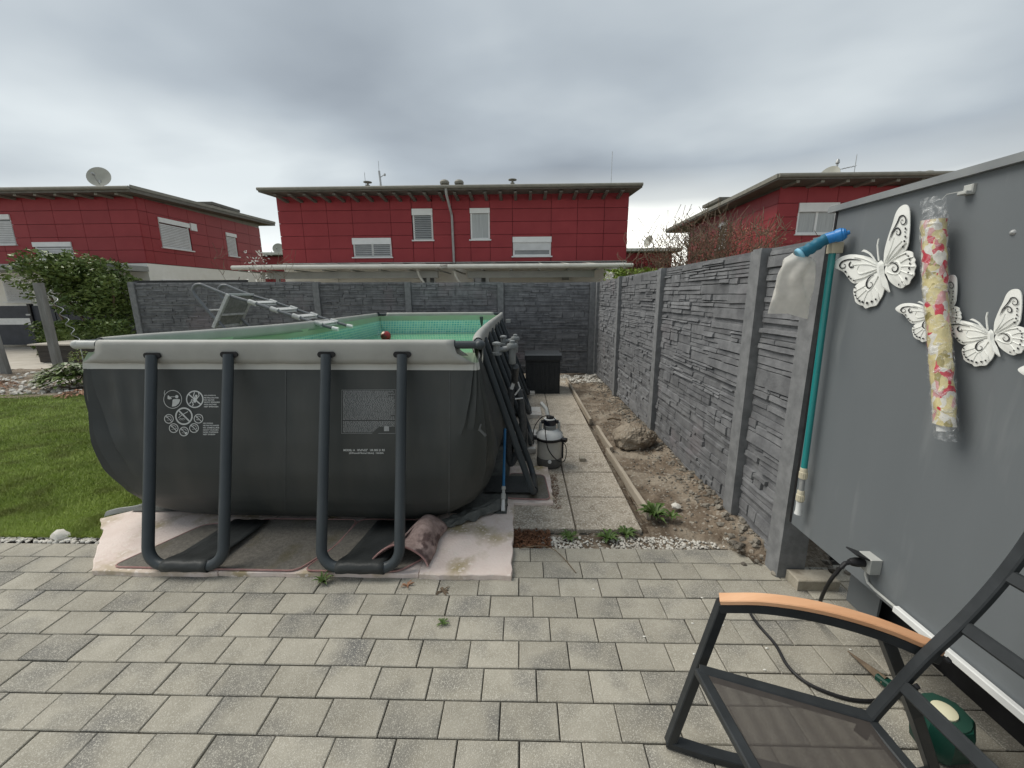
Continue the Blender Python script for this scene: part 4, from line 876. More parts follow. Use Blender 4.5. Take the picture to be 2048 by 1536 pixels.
b = MB(); b.lathe(h3-(h3-h2).normalized()*0.004, [(0.026,0),(0.033,0.004),(0.033,0.014),(0.028,0.018)], 18, h3-h2); b.build('collar', mat('light_blue_plastic', (0.18,0.45,0.62), (0.24,0.52,0.68), 9, 0.4), hv)
def bagmat():
    m = bpy.data.materials.new('white_mesh_bag'); m.use_nodes = True; N = m.node_tree.nodes; L = m.node_tree.links; b = N['Principled BSDF']; b.inputs['Base Color'].default_value = (0.72,0.70,0.65,1); b.inputs['Roughness'].default_value = 0.8
    t = N.new('ShaderNodeTexCoord'); n = N.new('ShaderNodeTexNoise'); n.inputs['Scale'].default_value = 14; L.new(t.outputs['Object'], n.inputs['Vector']); r = N.new('ShaderNodeMapRange'); L.new(n.outputs[0], r.inputs[0]); r.inputs[1].default_value = 0.3; r.inputs[2].default_value = 0.7; r.inputs[3].default_value = 0.50; r.inputs[4].default_value = 0.82; L.new(r.outputs[0], b.inputs['Alpha']); return m
bt = h3 + Vector((-0.005,0.0,0.0))
def bag(u, v):
    # u round, v downwards; gathered at the collar, flat and wide below
    a = 2*PI*u; top = bt; w = interp(v, [(0,0.028),(0.10,0.068),(0.5,0.080),(1,0.092)]); th = interp(v, [(0,0.028),(0.15,0.030),(0.6,0.022),(1,0.004)])
    cx = -0.012*v - 0.005*math.sin(v*PI*0.5); cz = -0.295*v + 0.012*(1-abs(math.cos(PI*v/2))); fold = 0.012*math.sin(a*5+v*4+2*math.sin(v*6))*math.sin(PI*min(1,v*1.3))
    e = Vector((0.98,-0.17,0)); f = Vector((0.17,0.98,0))
    return top + e*((w+fold)*math.cos(a)+cx) + f*((th+fold*0.7)*math.sin(a)) + Vector((0,0,cz - 0.028*max(0,math.cos(a))*v + 0.016*(1-v)*math.sin(a)))
b = MB(); b.grid(bag, 44, 26, close_u=True); b.build('mesh_bag', bagmat(), hv)

# ---- butterflies
def c3m(u, v): return at(1640+u/5.909, 380+v/5.909, 'X', SX-0.012)
CB = c3m(735, 960)
def rel(u, v): p = c3m(u, v); return (p.y-CB.y, p.z-CB.z)
RU = [(745,860),(755,720),(800,560),(860,400),(900,280),(950,210),(1010,175),(1060,180),(1090,230),(1098,330),(1095,470),(1085,560),(1075,640),(1040,710),(1000,735),(900,800),(790,885),(745,900)]
RL_ = [(775,900),(900,800),(1030,725),(1090,722),(1135,740),(1148,790),(1175,830),(1165,860),(1182,905),(1160,960),(1162,1000),(1140,1030),(1112,1060),(1085,1110),(1035,1130),(990,1160),(930,1150),(860,1110),(810,1060),(780,1000),(745,980)]
LU_ = [(705,880),(620,810),(520,775),(400,760),(300,785),(240,830),(205,885),(240,930),(310,965),(350,1020),(395,1085),(440,1105),(490,1085),(600,1015),(710,950)]
LL_ = [(710,955),(600,1010),(480,1090),(430,1150),(418,1210),(432,1280),(440,1320),(478,1355),(520,1370),(548,1400),(600,1380),(660,1365),(692,1315),(730,1250),(757,1160),(768,1080),(750,1010)]
BODY = [(722,825),(745,850),(760,890),(758,940),(765,1000),(800,1075),(838,1205),(815,1212),(775,1110),(735,1020),(705,960),(700,900),(705,850)]
DOTS = [(1055,495,9),(1057,550,13),(1045,605,13),(1022,668,13),(1060,455,13),(1065,755,11),(1100,780,11),(1118,820,12),(1122,868,12),(1112,925,13),(1098,980,13),(1068,1043,14),(1018,1085,12),(968,1118,11),(350,965,12),(385,1025,12),(408,1048,9),(440,1070,9),(452,1155,9),(448,1205,10),(456,1245,10),(474,1280,11),(498,1310,12),(533,1322,13),(580,1335,13),(630,1317,12),(675,1292,11)]
SCR = [[(840,600),(870,510),(920,430),(955,370),(985,315),(1035,302),(1065,340),(1058,390),(1020,408),(995,382),(1008,352),(1030,358)], [(862,560),(890,500),(925,458),(965,452),(990,490),(975,528),(942,525),(932,498),(950,486)],
       [(825,875),(870,860),(920,870),(955,905),(945,950),(905,965),(878,940),(885,910),(905,912)], [(515,830),(440,820),(380,822),(320,845),(290,890),(308,922),(342,918),(352,890),(335,872)], [(410,845),(390,880),(405,915),(435,908),(430,878)],
       [(650,1000),(610,1030),(580,1080),(575,1130),(600,1160),(635,1140),(638,1100),(615,1092)], [(712,895),(740,905),(715,925),(742,938),(722,955),(748,968),(730,985),(752,995)]]
VEINS = [[(760,870),(850,700),(900,560)],[(780,860),(900,700),(1010,600)],[(790,860),(930,740),(1060,620)],[(800,900),(920,800),(1040,750)],[(985,860),(1080,810),(1150,790)],[(990,905),(1090,900),(1170,905)],[(980,950),(1070,980),(1150,1000)],[(960,1000),(1010,1060),(1040,1120)],[(800,960),(870,990),(960,990),(990,930),(960,860),(900,840)],
         [(700,910),(600,880),(470,880),(400,900)],[(700,925),(580,970),(500,990),(470,950),(490,890)],[(700,940),(560,1020),(440,1060)],[(690,890),(560,820),(440,790)],[(700,1010),(660,1100),(600,1190),(550,1150)],[(560,1130),(490,1170),(440,1200)],[(570,1180),(510,1240),(470,1280)],[(590,1190),(560,1260),(540,1320)],[(620,1190),(630,1260),(640,1310)],[(660,1150),(690,1210),(700,1280)]]
def butterfly(cy_, cz_, s, lab, sy=1.0, part=None):
    X0 = SX-0.006
    t = thing('metal_butterfly', lab, 'wall ornament', (X0,cy_,cz_), 'white metal butterflies on the grey wall')
    def P(u, v, d=0.0, lift=0.0):
        y, z = rel(u, v); r = abs(u-735)/450.0
        return Vector((X0-d-lift-0.018*s*r**1.3, cy_+y*s*sy, cz_+z*s))
    for poly_ in (RU, RL_, LU_, LL_):
        if part == 'left' and poly_ in (RU, RL_): continue
        pts = smoothpath([(u,v,0) for u, v in poly_], 3); pts = [(p.x,p.y) for p in pts]
        b = MB(); n = len(pts); cu, cv = sum(p[0] for p in pts)/n, sum(p[1] for p in pts)/n
        vs = [P(u,v,0.004) for u, v in pts]+[P(u,v,0.001) for u, v in pts]+[P(lerp(u,cu,0.35),lerp(v,cv,0.35),0.004*s+0.004) for u, v in pts]+[P(cu,cv,0.0045*s+0.004)]
        fs = [(i,(i+1)%n,n+(i+1)%n,n+i) for i in range(n)]+[(i,(i+1)%n,2*n+(i+1)%n,2*n+i) for i in range(n)]+[(2*n+i,2*n+(i+1)%n,3*n) for i in range(n)]
        b.add(vs, fs, False); b.build('wing', M_WHITEM, t)
    b = MB(); pts = BODY; n = len(pts); cu, cv = 742, 960
    b.add([P(u,v,0.006) for u, v in pts]+[P(lerp(u,cu,0.5),lerp(v,cv,0.3),0.020*s+0.004) for u, v in pts], [(i,(i+1)%n,n+(i+1)%n,n+i) for i in range(n)]+[tuple(range(n,2*n))], True); b.build('body', M_WHITEM, t)
    for pts, w in (([(690,845),(665,800),(625,750),(575,720),(550,715)], [5,7,10,15,19]), ([(724,835),(714,750),(709,650),(723,578)], [7,7,7,9])):
        b = MB(); vs = []
        for (u, v), ww in zip(pts, w): vs += [P(u-ww*0.6,v+ww*0.6,0.018), P(u+ww*0.6,v-ww*0.6,0.018), P(u+ww*0.6,v-ww*0.6,0.014), P(u-ww*0.6,v+ww*0.6,0.014)]
        b.add(vs, [(4*i+j,4*i+(j+1)%4,4*i+4+(j+1)%4,4*i+4+j) for i in range(len(pts)-1) for j in range(4)]+[(0,1,2,3),tuple(4*(len(pts)-1)+j for j in range(4))]); b.build('antenna', M_WHITEM, t)
    wings = [smoothpath([(u,v,0) for u, v in w_], 3) for w_ in (RU, RL_, LU_, LL_)]
    def infl(u, v):
        # depth of the domed wing surface at u, v
        best = 0.004
        for w_ in (RU, RL_, LU_, LL_):
            n = len(w_); inside = False; j = n-1
            for i in range(n):
                if ((w_[i][1] > v) != (w_[j][1] > v)) and (u < (w_[j][0]-w_[i][0])*(v-w_[i][1])/(w_[j][1]-w_[i][1])+w_[i][0]): inside = not inside
                j = i
            if inside:
                cu, cv = sum(p[0] for p in w_)/n, sum(p[1] for p in w_)/n; dl = min(math.hypot(u-(a[0]+(c[0]-a[0])*k/4), v-(a[1]+(c[1]-a[1])*k/4)) for a, c in zip(w_, w_[1:]+w_[:1]) for k in range(4)); best = max(best, 0.004+0.005*s*min(1, dl/(dl+0.3*math.hypot(u-cu,v-cv)+1e-3)/0.35 if dl > 0 else 0))
        return best
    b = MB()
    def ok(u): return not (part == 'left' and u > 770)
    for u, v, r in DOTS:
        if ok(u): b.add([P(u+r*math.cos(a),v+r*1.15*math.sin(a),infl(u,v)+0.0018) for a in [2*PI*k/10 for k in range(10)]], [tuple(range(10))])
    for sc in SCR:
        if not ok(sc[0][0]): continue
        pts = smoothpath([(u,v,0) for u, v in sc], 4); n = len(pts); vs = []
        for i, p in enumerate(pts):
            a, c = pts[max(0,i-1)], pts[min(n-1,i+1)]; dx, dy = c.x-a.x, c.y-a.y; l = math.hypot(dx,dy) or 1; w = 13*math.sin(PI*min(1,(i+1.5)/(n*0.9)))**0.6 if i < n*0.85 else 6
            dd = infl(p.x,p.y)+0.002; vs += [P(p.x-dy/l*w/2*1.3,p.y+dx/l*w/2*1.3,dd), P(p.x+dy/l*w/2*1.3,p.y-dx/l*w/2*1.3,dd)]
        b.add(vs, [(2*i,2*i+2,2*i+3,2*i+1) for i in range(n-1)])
    b.build('cutout_shade_marks', M_CUTSHADE, t, kind='stuff')  # wings have no holes: dark dots and ribbons on top paint the holes' shade
    b = MB()
    for vn in VEINS:
        if ok(vn[0][0]): b.tube([P(q.x,q.y,infl(q.x,q.y)+0.0004) for q in smoothpath([(u,v,0) for u, v in vn], 4)], 0.0022*s, 5)
    b.build('raised_vein', M_WHITEM, t, kind='stuff')
butterfly(CB.y, CB.z, 1.0, 'largest white metal butterfly, upper left beside the teal pole')
p2 = at(1858,640,'X',SX-0.012); butterfly(p2.y-0.02, p2.z+0.01, 0.60, 'small white metal butterfly half hidden behind the patterned roll')
p3 = at(1984,677,'X',SX-0.012); butterfly(p3.y, p3.z, 0.62, 'white metal butterfly right of the patterned roll')
p4 = at(2180,790,'X',SX-0.012); butterfly(p4.y, p4.z+0.012, 0.62, 'white metal butterfly cut off by the right edge, below the others')

# ---- rolled patterned parasol in clear film
rl = thing('wrapped_roll', 'long roll of red and yellow floral fabric in clear film on the grey wall', 'fabric roll', (1.47,1.56,1.6))
RX = SX-0.062; rt_, rb_ = at(1868,440,'X',RX), at(1886,848,'X',RX)
def rollmat():
    m = bpy.data.materials.new('floral_fabric'); m.use_nodes = True; N = m.node_tree.nodes; L = m.node_tree.links; b = N['Principled BSDF']; b.inputs['Roughness'].default_value = 0.35; b.inputs['Coat Weight'].default_value = 0.6; b.inputs['Coat Roughness'].default_value = 0.12
    t = N.new('ShaderNodeTexCoord'); mp = N.new('ShaderNodeMapping'); mp.inputs['Scale'].default_value = (1,1,0.62); L.new(t.outputs['Object'], mp.inputs[0])
    n = N.new('ShaderNodeTexNoise'); n.inputs['Scale'].default_value = 30; L.new(mp.outputs[0], n.inputs['Vector'])
    a = N.new('ShaderNodeVectorMath'); a.operation = 'MULTIPLY_ADD'; L.new(n.outputs['Color'], a.inputs[0]); a.inputs[1].default_value = (0.04,0.04,0.04); L.new(mp.outputs[0], a.inputs[2])
    v = N.new('ShaderNodeTexVoronoi'); v.inputs['Scale'].default_value = 50; L.new(a.outputs[0], v.inputs['Vector']); s = N.new('ShaderNodeSeparateColor'); L.new(v.outputs['Color'], s.inputs[0])
    r = N.new('ShaderNodeValToRGB'); L.new(s.outputs[0], r.inputs[0]); r.color_ramp.interpolation = 'CONSTANT'; e = r.color_ramp.elements; e[0].color = (0.60,0.52,0.26,1)
    e[1].position = 0.34; e[1].color = (0.66,0.64,0.58,1)
    for p, c in ((0.60,(0.52,0.025,0.05,1)),(0.76,(0.56,0.47,0.24,1)),(0.86,(0.30,0.25,0.08,1)),(0.91,(0.58,0.30,0.30,1))): q = e.new(p); q.color = c
    L.new(r.outputs[0], b.inputs['Base Color']); bp = N.new('ShaderNodeBump'); bp.inputs['Strength'].default_value = 0.5; bp.inputs['Distance'].default_value = 0.01; L.new(n.outputs[0], bp.inputs['Height']); L.new(bp.outputs[0], b.inputs['Normal']); return m
def rollsurf(R0, amp, seed, t0, t1, sq=1.0):
    axd = (rb_-rt_)
    def fn(u, v):
        a = 2*PI*u; t = lerp(t0, t1, v); c = rt_+axd*t+Vector((0,0.006*math.sin(t*5),0)); wv = mnoise.noise(Vector((math.cos(a)*1.3,math.sin(a)*1.3,t*16+seed)))+0.5*mnoise.noise(Vector((math.cos(a)*2.6,math.sin(a)*2.6,t*40+seed)))
        r = R0*(1+amp*wv)*lerp(1.05,0.92,max(0,min(1,t)))*(sq if (t < -0.03 or t > 1.02) else 1)
        return c + Vector((math.cos(a)*r*0.9, math.sin(a)*r, 0))
    return fn
b = MB(); b.grid(rollsurf(0.034,0.11,0,0.0,1.0), 28, 90, close_u=True); b.build('fabric', rollmat(), rl)
def filmmat():
    m = bpy.data.materials.new('clear_film'); m.use_nodes = True; N = m.node_tree.nodes; L = m.node_tree.links; b = N['Principled BSDF']; b.inputs['Base Color'].default_value = (0.85,0.87,0.88,1); b.inputs['Roughness'].default_value = 0.12; b.inputs['Specular IOR Level'].default_value = 1.0
    t = N.new('ShaderNodeTexCoord'); n = N.new('ShaderNodeTexNoise'); n.inputs['Scale'].default_value = 34; n.inputs['Detail'].default_value = 5; n.inputs['Distortion'].default_value = 1.2; L.new(t.outputs['Object'], n.inputs['Vector']); r = N.new('ShaderNodeMapRange'); L.new(n.outputs[0], r.inputs[0]); r.inputs[1].default_value = 0.5; r.inputs[2].default_value = 0.68; r.inputs[3].default_value = 0.04; r.inputs[4].default_value = 0.45; L.new(r.outputs[0], b.inputs['Alpha'])
    bp = N.new('ShaderNodeBump'); bp.inputs['Strength'].default_value = 1; bp.inputs['Distance'].default_value = 0.02; L.new(n.outputs[0], bp.inputs['Height']); L.new(bp.outputs[0], b.inputs['Normal']); return m
M_FILM = filmmat()
b = MB(); b.grid(rollsurf(0.038,0.13,7,-0.11,1.07,0.88), 28, 90, close_u=True); b.build('clear_film', M_FILM, rl)
b = MB(); b.tube([rt_+(rb_-rt_)*0.99, rt_+(rb_-rt_)*1.035], 0.018, 12); b.build('end_cap', M_WHITEPL, rl)
hk = at(1936,378,'X',SX-0.01); b = MB(); b.cbox((-0.014,-0.016,0), (0.014,0.016,0.012), 0.003, Matrix.Translation((SX,hk.y,hk.z)) @ Matrix.Rotation(-PI/2,4,'Y')); b.cbox((-0.018,-0.015,0.0), (-0.008,0.015,0.03), 0.002, Matrix.Translation((SX,hk.y,hk.z)) @ Matrix.Rotation(-PI/2,4,'Y')); b.tube([Vector((SX-0.012,hk.y,hk.z-0.004)), Vector((SX-0.02,hk.y+0.06,hk.z-0.003)), Vector((SX-0.03,rt_.y+0.02,hk.z-0.02))], 0.0013, 5)
tag(b.build('wall_hook', M_GREYPL), 'small pale wall hook with a wire above the patterned roll', 'hook')

# ================================================================== CHAIR
ch = thing('garden_chair', 'anthracite metal garden chair with mesh seat and orange brown wooden armrest', 'chair', (1.0,0.9,0))
D = Vector((0.02,-0.56,0))
armp = smoothpath([(0.694,1.264,0.655),(0.82,1.215,0.695),(0.967,1.168,0.705),(1.12,1.12,0.688),(1.262,1.074,0.648)], 5)
def side(off, nm='side_frame'):
    o = Vector(off)
    b = MB(); b.bar([p+o for p in armp], 0.046, 0.018, 0.003); b.build('armrest', M_WOOD, ch)
    b = MB(); b.bar([p+o+Vector((0,0,-0.026)) for p in armp], 0.042, 0.034, 0.003); b.build('arm_frame', M_FRAME, ch)
    b = MB(); b.bar([Vector((0.704,1.260,0.645))+o, Vector((0.636,1.262,0.33))+o, Vector((0.567,1.262,0.02))+o], 0.036, 0.032, 0.003, up=Vector((0,1,0.05))); b.build('front_leg', M_FRAME, ch)
    b = MB(); b.bar([Vector((1.135,1.118,0.655))+o, Vector((1.30,1.13,0.34))+o, Vector((1.475,1.175,0.018))+o], 0.036, 0.032, 0.003, up=Vector((0,1,0))); b.build('rear_leg', M_FRAME, ch)
    b = MB(); b.bar([p+o for p in smoothpath([(0.556,1.272,0.018),(0.70,1.225,0.018),(0.82,1.195,0.018),(1.05,1.15,0.018),(1.3,1.145,0.018),(1.49,1.178,0.018)],4)], 0.042, 0.028, 0.003); b.build('foot_bar', M_FRAME, ch)
    b = MB(); b.bar([p+o for p in smoothpath([(1.04,1.03,0.37),(1.075,1.045,0.42),(1.14,1.05,0.53),(1.2,1.05,0.64),(1.277,1.05,0.757),(1.34,1.05,0.872),(1.389,1.05,0.985),(1.42,1.05,1.08)],4)], 0.032, 0.024, 0.004, up=Vector((1,0,-0.6))); b.build('back_rail', M_FRAME, ch)
    b = MB(); b.bar([Vector((0.618,1.20,0.415))+o, Vector((1.07,1.045,0.415))+o], 0.040, 0.030, 0.004); b.build('seat_rail', M_FRAME, ch)
    for q in ((1.165,1.03,0.565),(1.235,1.03,0.66)): b = MB(); b.lathe(Vector(q)+o, [(0.008,0),(0.008,0.010),(0.005,0.014)], 10, (0.3,-1,-0.5)); b.build('bolt', M_BLACKPL, ch)
side((0,0,0)); side(D)
for p, q in (((0.618,1.20,0.415),(0.66,0.64,0.415)),((1.07,1.045,0.41),(1.075,0.49,0.41))):
    b = MB(); b.bar([Vector(p), Vector(q)], 0.034, 0.028, 0.004); b.build('seat_rail', M_FRAME, ch)
def meshmat():
    m = bpy.data.materials.new('dark_mesh_textile'); m.use_nodes = True; N = m.node_tree.nodes; L = m.node_tree.links; b = N['Principled BSDF']; b.inputs['Base Color'].default_value = (0.055,0.047,0.042,1); b.inputs['Roughness'].default_value = 0.5; b.inputs['Alpha'].default_value = 0.80
    t = N.new('ShaderNodeTexCoord'); w = N.new('ShaderNodeTexWave'); w.inputs['Scale'].default_value = 6; w.inputs['Distortion'].default_value = 2; L.new(t.outputs['Object'], w.inputs['Vector']); r = N.new('ShaderNodeMapRange'); L.new(w.outputs[0], r.inputs[0]); r.inputs[3].default_value = 0.80; r.inputs[4].default_value = 0.88; L.new(r.outputs[0], b.inputs['Alpha']); return m
b = MB(); b.grid(lambda u, v: Vector((0.635,1.185,0.428)).lerp(Vector((1.065,1.04,0.425)), u) + Vector((0.03*(1-u)+0.0,-0.54,0))*v + Vector((0,0,-0.012*math.sin(PI*v))), 10, 10); b.build('seat_mesh', meshmat(), ch)
for q in ((1.145,1.05,0.545),(1.277,1.05,0.757),(1.362,1.05,0.925)):
    b = MB(); b.bar([Vector(q), Vector(q)+D*0.5+Vector((0.012,0,-0.006)), Vector(q)+D], 0.04, 0.016, 0.005, up=Vector((0.9,0,-0.45))); b.build('back_slat', M_FRAME, ch)
b = MB(); b.bar([Vector((0.574,1.262,0.05)), Vector((0.574,1.262,0.05))+D], 0.028, 0.022, 0.003) if False else None

# ---- spike lamp lying on the terrace
lm = thing('spike_lamp', 'dark green garden spike spotlight lying on the pavers behind the chair', 'garden lamp', (1.66,1.33,0))
ca = Vector((1.665,1.275,0.07)); fd = Vector((-0.18,0.0,0.98)).normalized()
LA = Vector((-0.12,-0.05,1)).normalized(); LP = at(1888,1422,'Z',0.20); LB = LP-LA*0.198
b = MB(); b.lathe(LB, [(0.030,0.004),(0.062,0.014),(0.084,0.05),(0.090,0.11),(0.088,0.17),(0.080,0.188)], 8, LA); b.build('housing', M_GREENPL, lm)
b = MB(); b.lathe(LB+LA*0.188, [(0.074,0.0),(0.072,0.005),(0.052,0.008)], 20, LA); b.build('rim', mat('dark_rim', (0.02,0.06,0.045), (0.03,0.075,0.055), 9, 0.25), lm)
b = MB(); b.lathe(LB+LA*0.194, [(0.038,0.0),(0.037,0.008),(0.022,0.013)], 20, LA); b.build('lens', mat('cream_lens', (0.62,0.60,0.42), (0.70,0.68,0.50), 9, 0.2), lm)
b = MB(); b.bar([Vector((1.640,1.345,0.06)), Vector((1.615,1.43,0.045)), Vector((1.59,1.55,0.03))], 0.042, 0.03, 0.006); b.build('bracket', M_GREENPL, lm)
b = MB(); b.sweep([Vector((1.598,1.52,0.032)), Vector((1.573,1.70,0.012))], [(-0.024,-0.003),(-0.003,-0.024),(0.003,-0.024),(0.024,-0.003),(0.024,0.003),(0.003,0.024),(-0.003,0.024),(-0.024,0.003)], scales=[1,0.12]); b.build('ground_spike', M_TWIG, lm)

# ================================================================== RIGHT SIDE OF THE POOL
# hoses and valves hanging on the legs
def valve(px, py, y, s, lab):
    P = at(px, py, 'Y', y); t = thing('pool_valve', lab, 'valve', P, 'grey pool shut off valves with hoses')
    b = MB(); b.tube([P+Vector((-0.09*s,0,0.0)), P+Vector((0.09*s,0,0.03*s))], 0.028*s, 14); b.lathe(P+Vector((-0.075*s,0,-0.05*s)), [(0.02*s,0),(0.05*s,0.005*s),(0.05*s,0.03*s),(0.035*s,0.035*s),(0.035*s,0.10*s),(0.045*s,0.11*s),(0.045*s,0.13*s),(0.02*s,0.14*s)], 16); b.build('valve_body', M_GREYPL if False else mat('mid_grey_plastic', (0.20,0.215,0.215), (0.27,0.285,0.285), 9, 0.4), t)
    b = MB(); b.lathe(P+Vector((0.085*s,0,-0.14*s)), [(0.03*s,0),(0.036*s,0.01*s),(0.036*s,0.16*s),(0.056*s,0.165*s),(0.06*s,0.19*s),(0.05*s,0.21*s),(0.028*s,0.215*s),(0.028*s,0.24*s),(0.018*s,0.245*s)], 18); b.build('plunger', MATS['mid_grey_plastic'], t)
    return P
v1 = valve(1008, 701, 3.55, 0.85, 'nearer grey pool valve strapped to the side legs')
v2 = valve(1018, 684, 4.4, 0.8, 'farther grey pool valve strapped to the side legs')
M_HOSE = mat('grey_ribbed_hose', (0.05,0.055,0.058), (0.085,0.09,0.093), 40, 0.45)
def hose(pts, r, lab):
    b = MB(); P = smoothpath(pts, 22); b.tube(P, r, 12, scales=[1+0.05*math.sin(i*PI) + (0.045 if i % 2 else -0.045) for i in range(len(P))]); return tag(b.build('pool_hose', M_HOSE), lab, 'hose', 'grey pool hoses hanging beside the legs')
a0 = at(1030,770,'Y',3.75); a1 = at(1022,860,'Y',3.7); a2 = at(1018,940,'Y',3.68)
hose([v1+Vector((0.1,0,-0.14)), a0+Vector((0,0,0.02)), at(1041,800,'Y',3.75), at(1044,870,'Y',3.75), at(1030,915,'Y',3.75)+Vector((0,0,-0.0)), at(1020,925,'Y',3.75), at(1017,880,'Y',3.75), at(1021,800,'Y',3.75), at(1024,775,'Y',3.75)], 0.032, 'thick grey hose hanging in a loop with a white clamp beside the nearest legs')
b = MB(); c0 = at(1025,768,'Y',3.73); b.bar([c0+Vector((-0.01,0,-0.05)), c0+Vector((0.025,0,0.05))], 0.03, 0.03, 0.004); b.tube([at(1030,790,'Y',3.70), at(1040,776,'Y',3.70), at(1036,764,'Y',3.70)], 0.008, 6); b.tube([at(1030,798,'Y',3.69), at(1046,796,'Y',3.69)], 0.007, 6)
tag(b.build('hose_clip', M_WHITEPL), 'white plastic clips on the hanging hose ends', 'clip')
hose([at(1040,780,'Y',4.1), at(1047,840,'Y',4.1), at(1050,890,'Y',4.1), at(1046,930,'Y',4.05)], 0.03, 'straight grey hose hanging behind the looped hose')
# blue telescopic pole
bp_ = thing('blue_pole', 'blue telescopic pole with white grip leaning on the pool side', 'pole', (-0.145,2.95,0.05))
q0, q1 = Vector((-0.150,2.925,0.05)), Vector((-0.145,3.30,0.60)); dq = q1-q0
b = MB(); b.tube([q0+dq*0.26, q1], 0.0115, 12); b.build('tube', M_BLUE, bp_)
b = MB(); b.lathe(q0, [(0.016,0),(0.0165,0.03),(0.0145,0.06),(0.014,0.09)], 14, dq); b.build('grip', M_WHITEPL, bp_)
b = MB(); b.lathe(q0+dq*0.13, [(0.013,0),(0.019,0.005),(0.0195,0.045),(0.013,0.05),(0.0125,0.075),(0.018,0.08),(0.018,0.10),(0.012,0.105)], 16, dq); b.build('clamp_collar', M_GREYPL, bp_)
# filter pump
pu = thing('filter_pump', 'round grey and white filter pump with black valve head on the slab path', 'filter pump', (0.27,3.95,0))
pc = Vector((0.278,3.95,0))
M_TANK = mat('grey_tank_plastic', (0.40,0.39,0.36), (0.48,0.47,0.43), 7, 0.5)
b = MB(); b.lathe(pc, [(0.115,0.0),(0.125,0.01),(0.130,0.05),(0.128,0.10)], 28); b.build('base_ring', mat('dark_base_plastic', (0.08,0.08,0.08), (0.12,0.12,0.115), 9, 0.6), pu)
b = MB(); b.lathe(pc, [(0.118,0.04),(0.124,0.06),(0.126,0.27),(0.124,0.285)], 32); b.build('tank', M_TANK, pu)
b = MB(); b.lathe(pc, [(0.130,0.278),(0.141,0.284),(0.141,0.305),(0.132,0.310)], 32); b.cbox((0.12,-0.025,0.278), (0.185,0.025,0.312), 0.004, Matrix.Translation(pc) @ Matrix.Rotation(-0.5,4,'Z')); b.cbox((-0.165,-0.03,0.278), (-0.12,0.02,0.312), 0.004, Matrix.Translation(pc)); b.build('clamp_band', M_BLACKPL, pu)
b = MB(); b.lathe(pc, [(0.134,0.306),(0.130,0.325),(0.112,0.355),(0.085,0.378),(0.065,0.388)], 32); b.build('dome', M_WHITEPL, pu)
b = MB(); b.lathe(pc, [(0.062,0.375),(0.066,0.385),(0.066,0.425),(0.062,0.43)], 24); b.build('neck', MATS['mid_grey_plastic'], pu)
b = MB(); b.lathe(pc, [(0.060,0.428),(0.063,0.435),(0.063,0.485),(0.058,0.49)], 24); b.build('valve_head', mat('navy_black_plastic', (0.010,0.013,0.022), (0.016,0.02,0.03), 9, 0.35), pu)
b = MB(); b.lathe(pc, [(0.060,0.489),(0.060,0.494),(0.045,0.496)], 24); b.build('selector_ring', M_WHITEPL, pu)
b = MB(); b.lathe(pc+Vector((0,0,0.494)), [(0.040,0.0),(0.036,0.012),(0.020,0.028),(0.008,0.032)], 16); b.bar([pc+Vector((-0.03,0.02,0.515)), pc+Vector((0.035,-0.02,0.515))], 0.018, 0.02, 0.003); b.build('handle', M_BLACKPL, pu)
for sx, ex in ((-1,-0.115),(1,0.095)):
    b = MB(); b.tube([pc+Vector((sx*0.05,0,0.46)), pc+Vector((sx*0.088,0,0.46))], 0.020, 12); b.build('port', M_BLACKPL, pu)
    b = MB(); b.tube(smoothpath([pc+Vector((sx*0.088,0,0.46)), pc+Vector((sx*0.092,0,0.42)), pc+Vector((sx*0.10,0.02,0.36)), pc+Vector((sx*0.125,0.05,0.32))]), 0.016, 10); b.build('elbow_pipe', M_GREYPL, pu)
b = MB(); b.tube([pc+Vector((-0.01,0.05,0.47)), pc+Vector((-0.03,0.12,0.56)), pc+Vector((-0.08,0.20,0.60))], 0.020, 10); b.build('outlet_pipe', M_GREYPL, pu)
b = MB(); b.lathe(pc+Vector((-0.005,-0.127,0.085)), [(0.018,0.0),(0.018,0.012),(0.010,0.020)], 12, (0,-1,0)); b.build('drain_plug', M_WHITEPL, pu)
b = MB(); b.cbox((0.118,-0.03,0.08), (0.140,0.02,0.25), 0.004, Matrix.Translation(pc)); b.build('cable_holder', M_BLACKPL, pu)
b = MB(); b.tube(smoothpath([pc+Vector((0.065,-0.03,0.46)), pc+Vector((0.03,-0.045,0.52)), pc+Vector((-0.06,-0.02,0.525)), pc+Vector((-0.13,0,0.45)), pc+Vector((-0.165,-0.02,0.36)), pc+Vector((-0.16,-0.06,0.24))]), 0.0045, 6)
b.tube(smoothpath([pc+Vector((-0.055,-0.075,0.46)), pc+Vector((-0.045,-0.14,0.34)), pc+Vector((-0.02,-0.142,0.22)), pc+Vector((0.05,-0.135,0.12)), pc+Vector((0.12,-0.10,0.07)), pc+Vector((0.16,-0.06,0.10)), pc+Vector((0.165,-0.03,0.2)), pc+Vector((0.14,0.0,0.24))]), 0.0045, 6); b.build('cable', M_BLACKPL, pu)
b = MB(); b.box((-0.012,0,0), (0.012,0.004,0.05)); 
